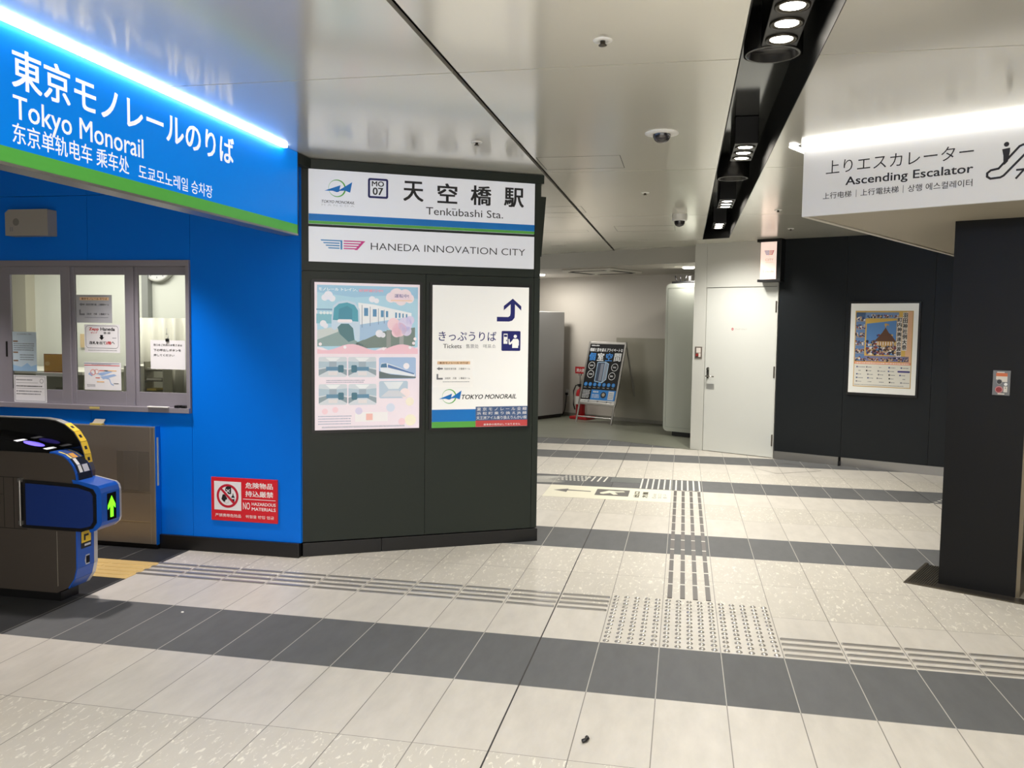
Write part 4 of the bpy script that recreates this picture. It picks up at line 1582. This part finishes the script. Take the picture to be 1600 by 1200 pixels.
m.build('door_sign', d)


def onwall(P, A, name, label, cat, s, z, out=0.0, group=None):
    p = Vector((P[0], P[1], z)) + Vector((math.cos(A), math.sin(A), 0)) * s + Vector((math.sin(A), -math.cos(A), 0)) * out
    return thing(name, label, cat, p, A, group)


t = onwall(DP, DA, 'wall_switch_box', 'small steel switch box with a red button beside the white door', 'switch box', .038, 1.21)
m = MB()
m.box((0, -.012, 0), (.10, 0, .155), M('box_steel', (150, 140, 132), .35, .7))
m.build('plate', t, bevel=.002)
m = MB()
m.rect(.02, .075, .085, .14, -.0125, M('label_pale', (214, 206, 198), .5))
m.rect(.055, .02, .085, .07, -.0125, MATS['label_pale'])
m.build('label_print', t)
m = MB()
m.cyl((.035, -.012, .045), (.035, -.022, .045), .018, M('button_red', (150, 50, 46), .4))
m.build('button', t)

# ---- little light box sign above the door
t = onwall(DP, DA, 'projecting_light_sign', 'small lit white sign with a black frame at the top corner of the white door', 'sign', .955, 2.20)
m = MB()
m.box((-.045, -.16, .465), (.26, -.002, .50), BLACK)
m.box((-.03, -.16, -.02), (.26, -.002, .012), BLACK)
m.box((.205, -.16, .012), (.26, -.002, .465), BLACK)
m.build('frame', t, bevel=.003)
m = MB()
m.box((.0, -.145, .013), (.204, -.01, .464), M('lightbox_warm', (250, 226, 214), .4, emit=.36, ergb=(255, 228, 214)))
m.build('light_panel', t)
m = MB()
wings(m, .045, .305, .125, .055, -.1456, M('sgn_blue', (120, 130, 220), .4), M('sgn_red', (236, 90, 110), .4))
m.text('CITY', .06, .235, .165, .262, -.1456, M('sgn_faint', (222, 190, 170), .5), 0)
m.rect(.06, .215, .165, .218, -.1456, MATS['sgn_faint'])
m.text('telecube', .055, .095, .17, .12, -.1456, MATS['sgn_faint'], .01)
m.rect(.035, .09, .040, .125, -.1456, M('sgn_grey', (180, 150, 140), .5))
m.build('lettering', t)

# ---- framed festival poster
t = onwall(NP_, NA, 'framed_festival_poster', 'white framed festival poster with a blue and gold picture on the dark wall', 'poster', .856, .882)
m = MB()
m.box((-.022, -.03, -.03), (.745, 0, 1.055), BLACK)
m.build('frame', t, bevel=.004)
m = MB()
m.box((.0, -.034, 0), (.722, -.028, 1.032), M('mount_white', (226, 226, 220), .15, emit=.1))
m.build('mount', t)
m = MB()
Y = -.0346
GOLD = M('print_gold', (206, 168, 92), .4)
m.rect(.052, .072, .672, .948, Y, GOLD)
m.rect(.060, .080, .664, .335, Y - .0004, M('print_cream', (232, 230, 220), .4))
m.rect(.060, .36, .664, .94, Y - .0004, M('print_ochre', (222, 184, 92), .4))
m.rect(.60, .36, .664, .94, Y - .0006, M('print_peach', (236, 190, 150), .4))
m.rect(.060, .335, .664, .362, Y - .0008, M('print_coral', (232, 150, 116), .4))
scribble(m, .075, .342, .655, .356, Y - .0012, M('print_white', (250, 236, 224), .5), .012, 1)
m.rect(.062, .862, .52, .930, Y - .0006, M('print_sky2', (120, 150, 196), .4))
m.rect(.062, .37, .165, .93, Y - .0006, M('print_sky', (104, 138, 188), .4))
m.rect(.165, .37, .64, .432, Y - .0006, M('print_dusk', (130, 130, 170), .4))
m.poly([(.18, .46), (.50, .44), (.50, .84), (.18, .80)], Y - .0006, M('print_day', (92, 142, 204), .4))
random.seed(11)
CR = [M('crowd_%d' % i, c, .5) for i, c in enumerate(((60, 44, 44), (196, 160, 130), (232, 226, 220), (130, 60, 60), (90, 70, 60), (60, 80, 130), (210, 180, 120), (40, 40, 60)))]


def crowd(x0, z0, x1, z1, n, s):
    for i in range(n):
        x, z = random.uniform(x0, x1), random.uniform(z0, z1)
        r = s * random.uniform(.5, 1.2)
        m.poly([(x + r * math.cos(a) * random.uniform(.7, 1.4), z + r * math.sin(a)) for a in (0, 1.2, 2.4, 3.6, 4.9)], Y - .0008 - i * .000004, random.choice(CR))


for k in range(6):
    crowd(.066, .375 + k * .092, .160, .415 + k * .092, 26, .010)
    m.rect(.062, .365 + k * .092, .165, .369 + k * .092, Y - .0012, GOLD)
crowd(.17, .375, .635, .412, 90, .010)
crowd(.17, .868, .515, .90, 60, .010)
crowd(.19, .46, .50, .60, 150, .016)
crowd(.30, .60, .46, .68, 40, .014)
# shrine float with roofs and a finial
m.poly([(.27, .60), (.50, .60), (.46, .66), (.42, .70), (.385, .76), (.35, .70), (.31, .65)], Y - .0016, M('float_brown', (100, 66, 44), .4))
m.poly([(.29, .55), (.47, .55), (.46, .60), (.30, .60)], Y - .0016, M('float_gold', (196, 150, 80), .4))
for k in range(6):
    m.rect(.305 + k * .027, .555, .315 + k * .027, .595, Y - .0020, CR[2])
m.stroke([(.385, .76), (.385, .80), (.42, .785)], .012, Y - .0018, MATS['float_gold'])
m.disc(.385, .79, .014, Y - .0020, GOLD, 12)
crowd(.19, .45, .50, .53, 90, .014)
m.build('print', t)
m = MB()
m.rect(.505, .43, .558, .875, Y - .0022, CR[2])
m.rect(.562, .50, .615, .93, Y - .0022, CR[2])
for i, ch in enumerate('羽田神社例大祭'):
    m.text(ch, .566, .870 - i * .0600, .611, .922 - i * .0600, Y - .0026, INK, .03)
for i, ch in enumerate('町内神輿連合渡御'):
    m.text(ch, .509, .822 - i * .0545, .554, .868 - i * .0545, Y - .0026, INK, .03)
m.build('title_lettering', t)
m = MB()
random.seed(5)
for r in range(5):
    for c_ in range(5):
        x = .072 + c_ * .118 + random.uniform(0, .02)
        z = .300 - r * .042
        if (r, c_) == (1, 4):
            m.prism(rrect(x - .02, z - .008, .66, z + .012, .009), Y - .0010, Y - .0005, M('pill_navy', (70, 66, 130), .5))
            continue
        if random.random() < .8:
            m.rect(x, z - .006, x + .016, z + .010, Y - .0008, random.choice((INK, GREYI, CR[5])))
        scribble(m, x + .022, z - .005, x + .022 + random.uniform(.03, .075), z + .006, Y - .0008, GREYI, .008, 1)
scribble(m, .068, .092, .60, .100, Y - .0008, GREYI, .006, 1)
m.build('sponsor_lines', t)

# ---- emergency call box on the pillar
t = onwall(PP, PA, 'emergency_call_box', 'steel emergency stop box with a red button on the dark pillar', 'call box', .247, 1.219)
m = MB()
m.box((0, -.010, 0), (.094, 0, .151), M('box_steel2', (110, 110, 110), .4, .6))
m.build('plate', t, bevel=.002)
m = MB()
m.rect(.018, .115, .078, .135, -.0105, M('label_orange', (200, 104, 60), .5))
m.rect(.018, .095, .078, .115, -.0105, M('label_white2', (206, 200, 190), .5))
m.rect(.048, .082, .078, .095, -.0105, MATS['label_white2'])
m.rect(.022, .136, .062, .142, -.0105, MATS['label_white2'])
m.rect(.03, .006, .066, .013, -.0105, MATS['label_white2'])
m.rect(.060, .02, .080, .055, -.0105, MATS['label_white2'])
m.disc(.070, .046, .003, -.0112, INK, 10)
m.build('label_print', t)
m = MB()
m.ring(.036, .035, .015, .021, -.0108, M('ring_pink', (196, 130, 126), .5))
m.cyl((.036, -.010, .035), (.036, -.020, .035), .015, M('button_red2', (140, 36, 40), .4))
m.build('button', t)
m = MB()
m.disc(.036, .082, .016, -.0106, M('dial_dark', (40, 38, 38), .4))
m.ring(.036, .082, .013, .016, -.0110, M('dial_rim', (150, 146, 140), .4))
m.cyl((.071, -.010, .068), (.071, -.014, .068), .009, WHITE)
m.build('dial', t)

# ---- floor grate at the pillar foot
t = onwall(PP, PA, 'floor_grate', 'dark floor drain grate with a metal rim around the foot of the dark pillar', 'grate', 0, 0)
m = MB()
RIM = M('grate_rim', (92, 86, 74), .4, .7)
m.box((-.155, -.13, 0), (.9, -.10, .006), RIM)
m.box((-.175, -.13, 0), (-.155, .45, .006), RIM)
m.build('rim', t)
m = MB()
m.box((-.155, -.10, 0), (-.002, .42, .001), GAP)
m.box((-.155, -.10, 0), (.9, -.002, .0012), M('grate_plate', (62, 58, 52), .45, .6))
for k in range(11):
    m.box((-.150 + k * .0135, -.10, .001), (-.144 + k * .0135, .42, .005), RIM)
m.build('bars', t)

# ================================================================== ALCOVE OBJECTS
def alc(name, label, cat, x, y, z=.003):
    return thing(name, label, cat, (x, y, z), AA)


# A-board: local x to the right, -y to the viewer
bq = Vector((-1.097, 9.949))
t = alc('a_board', 'silver framed A-board with a black advertising poster, in front of the alcove wall', 'sign stand', bq.x, bq.y)
LEAN = math.atan(.30)
R_ = Matrix.Rotation(-LEAN, 4, 'X')
BWD = .752


def tilt(mb):
    mb.v = [tuple(R_ @ Vector(p)) for p in mb.v]
    return mb


m = MB()
m.box((.0, -.012, .31), (BWD, .006, .352), ALU)
m.box((.0, -.012, 1.37), (BWD, .006, 1.41), ALU)
m.box((.0, -.012, .31), (.035, .006, 1.41), ALU)
m.box((BWD - .035, -.012, .31), (BWD, .006, 1.41), ALU)
tilt(m).build('frame', t, bevel=.004)
m = MB()
m.box((.03, -.006, .34), (BWD - .03, .002, 1.385), M('ad_black', (28, 29, 32), .25))
pan = tilt(m).build('poster_panel', t)
m = MB()
Y = -.0068
AW = M('ad_white', (226, 228, 230), .4)
AB = M('ad_blue', (44, 128, 206), .4)
AM = M('ad_mid', (96, 150, 200), .4)
m.rect(.03, .34, BWD - .03, .40, Y, M('ad_strip', (206, 206, 204), .4))
for x in (.19, .37, .55):
    m.rect(x, .36, x + .03, .385, Y - .0006, GREYI)
scribble(m, .06, .36, .68, .38, Y - .0006, GREYI, .012, 1)
m.text('telecube', .06, 1.335, .22, 1.36, Y, AW, .02)
m.text('視線と音を遮るプライベートな', .045, 1.24, .70, 1.30, Y, AW, .03)
for i, (ch, c_) in enumerate((('個', AB), ('室', AW), ('空', AB), ('間', AW))):
    m.text(ch, .055 + i * .168, 1.08, .055 + i * .168 + .125, 1.215, Y, c_, .03)
# booth picture
m.poly([(.25, .72), (.25, 1.05), (.40, 1.06), (.40, .70)], Y, M('ad_glass', (64, 76, 96), .3))
m.poly([(.40, .70), (.40, 1.06), (.47, 1.03), (.47, .76)], Y, M('ad_silver', (140, 150, 164), .3))
m.stroke([(.25, .72), (.25, 1.05), (.40, 1.06), (.47, 1.03), (.47, .76), (.40, .70)], .012, Y - .0006, M('ad_line', (170, 200, 226), .4), True)
m.stroke([(.40, .70), (.40, 1.06)], .010, Y - .0008, MATS['ad_line'])
m.poly([(.32, .73), (.38, .73), (.38, 1.03), (.32, 1.03)], Y - .0006, M('ad_pale', (130, 136, 150), .4))
for cx, cz in ((.135, .99), (.145, .84), (.60, .975), (.575, .82)):
    m.ring(cx, cz, .058, .066, Y, AW, 28)
    scribble(m, cx - .032, cz - .015, cx + .035, cz + .015, Y - .0004, AW, .010, 2)
for k in range(7):
    m.disc(.085 + k * .092, .665, .034, Y, AB, 18)
    m.disc(.085 + k * .092, .665, .016, Y - .0005, AM, 8)
    scribble(m, .06 + k * .092, .605, .11 + k * .092, .615, Y, AW, .006, 1)
m.rect(.225, .40, .71, .575, Y, AB)
m.text('個室型', .26, .525, .37, .555, Y - .0005, AW, .03)
scribble(m, .25, .43, .40, .50, Y - .0005, AW, .012, 3)
m.disc(.475, .49, .055, Y - .0005, M('ad_ink', (20, 30, 50), .4), 20)
m.disc(.475, .495, .03, Y - .0009, M('ad_sand', (170, 160, 140), .4), 14)
m.rect(.57, .415, .68, .56, Y - .0005, M('ad_card', (206, 212, 220), .4))
scribble(m, .58, .43, .67, .54, Y - .0009, GREYI, .010, 4)
scribble(m, .05, .42, .20, .57, Y, AW, .012, 6)
tilt(m).build('print', pan)
for s in (0, 1):
    m = MB()
    x = .012 + s * (BWD - .055)
    m.cyl((x + .015, 0, 0), (x + .015, 0, .33), .017, ALU, 10)
    tilt(m).build('leg', t)
m = MB()
m.cyl((.03, 0, .10), (BWD - .03, 0, .10), .012, ALU, 10)
tilt(m).build('crossbar', t)
for s in (0, 1):
    m = MB()
    x = .03 + s * (BWD - .06)
    m.cyl((x, .86, .0), (x, .415, 1.36), .013, ALU, 10)
    m.build('rear_leg', t)
m = MB()
m.cyl((.03, .75, .335), (BWD - .03, .75, .335), .010, ALU, 8)
m.build('rear_crossbar', t)

t = alc('fire_extinguisher', 'red fire extinguisher on a red stand behind the A-board', 'fire extinguisher', -1.06, 10.42)
RED = M('extinguisher_red', (168, 30, 34), .35)
m = MB()
m.lathe([(.075, .06), (.08, .07), (.08, .44), (.065, .50), (.025, .53), (.022, .56)], RED, 24)
m.build('cylinder', t)
m = MB()
m.box((-.14, -.14, 0), (.22, .14, .05), RED)
m.build('stand', t, bevel=.01)
m = MB()
m.box((-.02, -.05, .56), (.02, .06, .60), BLACK)
m.box((-.012, -.11, .60), (.012, .05, .612), BLACK)
m.build('valve_lever', t)
m = MB()
m.tube([(-.02, 0, .58), (-.10, -.01, .58), (-.14, -.02, .48), (-.13, -.03, .25), (-.09, -.04, .16)], .011, BLACK)
m.build('hose', t)
m = MB()
m.box((-.055, -.0815, .26), (.055, -.079, .40), WHITE)
m.build('label_sheet', t)
t = alc('extinguisher_sign', 'small red extinguisher sign on a pole beside the A-board', 'sign', -1.10, 10.62)
m = MB()
m.cyl((0, 0, 0), (0, 0, .76), .012, M('pole_grey', (130, 128, 124), .4), 10)
m.build('pole', t)
m = MB()
m.box((-.10, -.012, .78), (.13, .012, .90), M('sign_red2', (164, 24, 30), .4))
m.box((-.03, -.012, .745), (.03, .012, .78), M('pole_grey', (130, 128, 124), .4))
m.build('plate', t)
m = MB()
m.text('消火器', -.075, .81, .105, .87, -.0126, WHITE, .02)
m.build('lettering', t)
t = thing('wall_socket', 'wall socket with a black plug and cord low on the alcove wall', 'socket', (-1.352, 10.895, .36), AA)
m = MB()
m.box((-.035, -.008, 0), (.035, 0, .115), WHITE)
m.build('plate', t, bevel=.002)
m = MB()
m.box((-.02, -.05, .02), (.02, -.008, .06), BLACK)
m.build('plug', t, bevel=.004)
m = MB()
m.tube([(0, -.04, .02), (.0, -.05, -.10), (-.02, -.05, -.25), (-.06, -.06, -.345), (-.16, -.08, -.352)], .008, BLACK)
m.build('cord', t)

# grey cabinet at the left and the rounded work booth at the right
t = thing('grey_cabinet', 'tall flat grey cabinet at the left end of the alcove behind the booth wall', 'cabinet', (-1.40, 10.66, .003), AA)
m = MB()
m.box((-1.4, -1.0, .06), (0, 0, 1.86), M('cabinet_grey', (172, 172, 172), .45))
m.build('body', t, bevel=.008)
m = MB()
m.box((-1.36, -.96, 0), (-.03, -.02, .06), BLACK)
m.build('plinth', t)
t = thing('work_booth', 'tall rounded off-white work booth beside the white door', 'booth', (.405, 8.56, .003), AA)
m = MB()
BO = M('booth_white', (178, 182, 172), .35)
m.prism(rrect(0, .07, .84, 2.255, .07, 6), 0, 1.0, BO)
m.build('shell', t, bevel=.012)
m = MB()
for a, b in (((.035, .13), (.038, 2.19)), ):
    m.box((a[0], -.0015, a[1]), (b[0], .001, b[1]), M('seam_grey', (120, 124, 116), .5))
m.box((.035, -.0015, 2.19), (.80, .001, 2.193), MATS['seam_grey'])
m.box((.035, -.0015, .13), (.80, .001, .133), MATS['seam_grey'])
m.build('panel_joint', t)
m = MB()
m.box((.12, .06, 0), (.78, .95, .07), BLACK)
m.build('plinth', t)
t = thing('wireless_router', 'black router with upright antennas on top of the rounded work booth', 'router', (.405, 8.56, 2.258), AA)
m = MB()
m.box((.06, .05, 0), (.75, .40, .035), BLACK)
m.build('body', t, bevel=.004)
for x, dx in ((.12, -.03), (.175, 0.0), (.25, .025)):
    m = MB()
    m.tube([(x, .1, .03), (x + dx, .1, .12)], .009, BLACK)
    m.build('antenna', t)
m = MB()
m.cyl((.33, .1, .03), (.33, .1, .11), .025, M('dark_knob', (40, 40, 40), .4), 14)
m.build('antenna', t)

# ================================================================== FLOOR MARKINGS
BARM = M('tactile_grey', (150, 147, 142), .3, .45)
GAPM = M('tactile_shadow', (70, 68, 66), .5)


def barx(mb, x0, x1, y, w_, h, mat):
    """guide bar along x with rounded top"""
    r = w_ / 2
    pr = [(-r, 0), (-r * .75, h), (r * .75, h), (r, 0)]
    vs = [(x0 + (0 if i in (0, 3) else .006), y + p[0], p[1]) for i, p in enumerate(pr)] + [(x1 - (0 if i in (0, 3) else .006), y + p[0], p[1]) for i, p in enumerate(pr)]
    mb.add(vs, [(0, 4, 5, 1), (1, 5, 6, 2), (2, 6, 7, 3), (0, 1, 2, 3), (7, 6, 5, 4)], mat)


def strip_x(label, x0, n, ys_, cut=None):
    t = thing('tactile_guide_strip', label, 'tactile paving', (x0, ys_[0], 0), 0, 'tactile guide strips across the floor')
    for k in range(n):
        m = MB()
        for y in ys_:
            barx(m, k * .3 + .008, k * .3 + .292, y - ys_[0], .030, .005, BARM)
        m.build('guide_tile', t)
    return t


strip_x('grey raised guide bars running left from the stud block to the ticket gate', -2.70, 10, (.490, .568, .646, .724))
strip_x('grey raised guide bars running right from the stud block toward the pillar', 1.20, 7, (.036, .111, .186, .261))
t = thing('tactile_stud_block', 'block of raised warning studs where the guide strips meet', 'tactile paving', (.3, 0, 0))
for k in range(3):
    m = MB()
    for i in range(5):
        for j in range(13):
            m.lathe([(.0165, 0), (.0155, .003), (.0105, .0062), (.0, .007)], M('stud_grey', (172, 169, 162), .25, .5), 10, Matrix.Translation((k * .3 + .03 + i * .06, .028 + j * .06, 0)))
    m.build('stud_tile', t)
t = thing('tactile_guide_strip', 'dark segmented guide bars running from the stud block to the far floor sign', 'tactile paving', (.6, .8, 0))
DB = M('tactile_brown', (76, 70, 65), .4)
for k in range(12):
    m = MB()
    for x in (.0375, .1125, .1875, .2625):
        y0 = k * .283
        m.slab([(x - .014, y0), (x + .014, y0), (x + .014, y0 + .265), (x - .014, y0 + .265)], 0, .004, DB)
        m.slab([(x - .014, y0 + .265), (x + .014, y0 + .265), (x + .014, y0 + .283), (x - .014, y0 + .283)], 0, .0045, M('tactile_white', (214, 211, 200), .45))
    m.build('guide_tile', t)
CREAM = M('decal_cream', (226, 222, 200), .45)
DECI = M('decal_grey', (98, 96, 92), .5)


def flat(mb, pts, mat, z=.0012):
    area = sum(p[0] * q[1] - q[0] * p[1] for p, q in zip(pts, pts[1:] + pts[:1]))
    if area < 0:
        pts = pts[::-1]
    mb.add([(p[0], p[1], z) for p in pts], [list(range(len(pts)))], mat)


t = thing('floor_arrow_decal', 'cream floor sign with a grey arrow pointing left and a pictogram', 'floor sign', (-.6, 3.6, 0))
m = MB()
m.slab([(0, 0), (1.2, 0), (1.2, .6), (0, .6)], 0, .001, CREAM)
m.build('sheet', t)
m = MB()
flat(m, [(.06, .33), (.20, .42), (.20, .375), (.43, .35), (.43, .315), (.20, .325), (.20, .245)], DECI)
flat(m, [(.48, .17), (.80, .17), (.80, .48), (.48, .48)], DECI)
flat(m, [(.52, .30), (.60, .42), (.68, .40), (.74, .42), (.76, .38), (.66, .34), (.70, .25), (.66, .22), (.62, .30), (.56, .24), (.53, .25)], CREAM, .0020)
for i, x in enumerate((.84, .92, 1.00, 1.05, 1.10)):
    tm = MB()
    tm.text(('出口', '方面', 'Exit', '出口', '출구')[i], 0, 0, .28 if i < 2 else .22, .05 if i < 2 else .035, 0, DECI if i < 2 else GREYI, .03 if i < 2 else 0)
    m.add([(x + .06 - v[2], .16 + v[0], .0014) for v in tm.v], [f_[::-1] for f_ in tm.f] if False else tm.f, DECI if i < 2 else GREYI)
m.build('print', t)
t = thing('floor_stripe_decal', 'row of white lines across the far dark stripe where the guide bars end', 'floor sign', (.28, 4.22, 0))
m = MB()
WL = M('decal_white', (216, 214, 204), .45)
for k in range(11):
    flat(m, [(.005 + k * .058, .0), (.021 + k * .058, .0), (.021 + k * .058, .56), (.005 + k * .058, .56)], WL)
m.build('lines', t)
t = thing('floor_pattern_decal', 'white streaks, dots and slashes printed on the far dark floor stripe', 'floor sign', (-1.0, 4.22, 0))
m = MB()
random.seed(3)
for k in range(11):
    y0 = .10 + k * .035
    x0 = .0 + abs(5 - k) * .02
    flat(m, [(x0, y0 - .05), (x0 + .35, y0 + .01), (x0 + .52 - abs(5 - k) * .02, y0 + .03), (x0 + .30, y0 + .022), (x0, y0 - .035)], WL)
for i in range(7):
    for j in range(5):
        x, y = .42 + i * .042 + j * .012 + (.02 if j % 2 else 0), .25 + j * .062
        flat(m, [(x, y), (x + .022, y), (x + .022, y + .035), (x, y + .035)], WL)
for k in range(4):
    x = .70 + k * .065
    flat(m, [(x, .26), (x + .018, .26), (x + .035, .55), (x + .017, .55)], WL)
m.build('pattern', t)
t = thing('floor_plate', 'pale grey streaked plate in the far dark floor stripe', 'floor plate', (-.03, 4.50, 0))
m = MB()
flat(m, [(0, 0), (.31, 0), (.31, .27), (0, .27)], M('plate_slate', (112, 116, 114), .35))
for k in range(5):
    flat(m, [(.02, .03 + k * .05), (.29, .02 + k * .05), (.29, .026 + k * .05), (.02, .036 + k * .05)], M('plate_pale', (140, 144, 140), .35), .0016)
m.build('sheet', t)
m = MB()
for a, b in (((1.473, 5.882), (1.728, 5.511)), ((1.728, 5.511), (2.251, 5.832)), ((2.251, 5.832), (1.934, 6.301)), ((1.934, 6.301), (1.473, 5.882))):
    d = (Vector(b) - Vector(a)).normalized() * .004
    flat(m, [(a[0] - d.y, a[1] + d.x), (a[0] + d.y, a[1] - d.x), (b[0] + d.y, b[1] - d.x), (b[0] - d.y, b[1] + d.x)], M('hatch_edge', (84, 78, 68), .4, .5))
o = m.build('floor_hatch')
tag(o, 'thin metal outline of a diamond floor hatch in front of the dark wall', 'floor hatch')
t = thing('tactile_guide_strip', 'yellow ribbed guide strip on the black floor inside the ticket gate', 'tactile paving', (-5.4, .37, 0))
m = MB()
YF = M('tactile_yellow', (206, 176, 112), .5)
m.slab([(0, 0), (2.72, 0), (2.72, .36), (0, .36)], 0, .002, YF)
m.build('sheet', t)
for k in range(9):
    m = MB()
    for y in (.07, .14, .21, .28):
        barx(m, .02 + k * .3, .30 + k * .3, y, .03, .006, YF)
    m.build('guide_tile', t)
t = thing('floor_arrow_marks', 'two rows of tiny white chevrons on the floor left of the pillar', 'floor sign', (2.93, 4.10, 0))
m = MB()
for r in range(2):
    for k in range(8):
        x, y = k * .05 + r * .16, k * .075 - r * .12
        flat(m, [(x, y), (x + .03, y + .01), (x + .02, y + .04), (x - .01, y + .03)], WL)
m.build('chevrons', t)
m = MB()
m.tube([(0, 0, .008), (.012, .008, .010), (.018, .022, .010), (.014, .035, .008)], .008, BLACK)
o = m.build('litter_scrap')
o.location = (.338, -1.06, 0)
tag(o, 'tiny black scrap lying on the pale tiles in the foreground', 'litter')
m = MB()
m.lathe([(.008, 0), (.007, .003), (0, .004)], WHITE, 12)
o = m.build('floor_marker')
o.location = (-1.99, -.093, 0)
tag(o, 'tiny white round dot on the near dark floor stripe', 'marker')
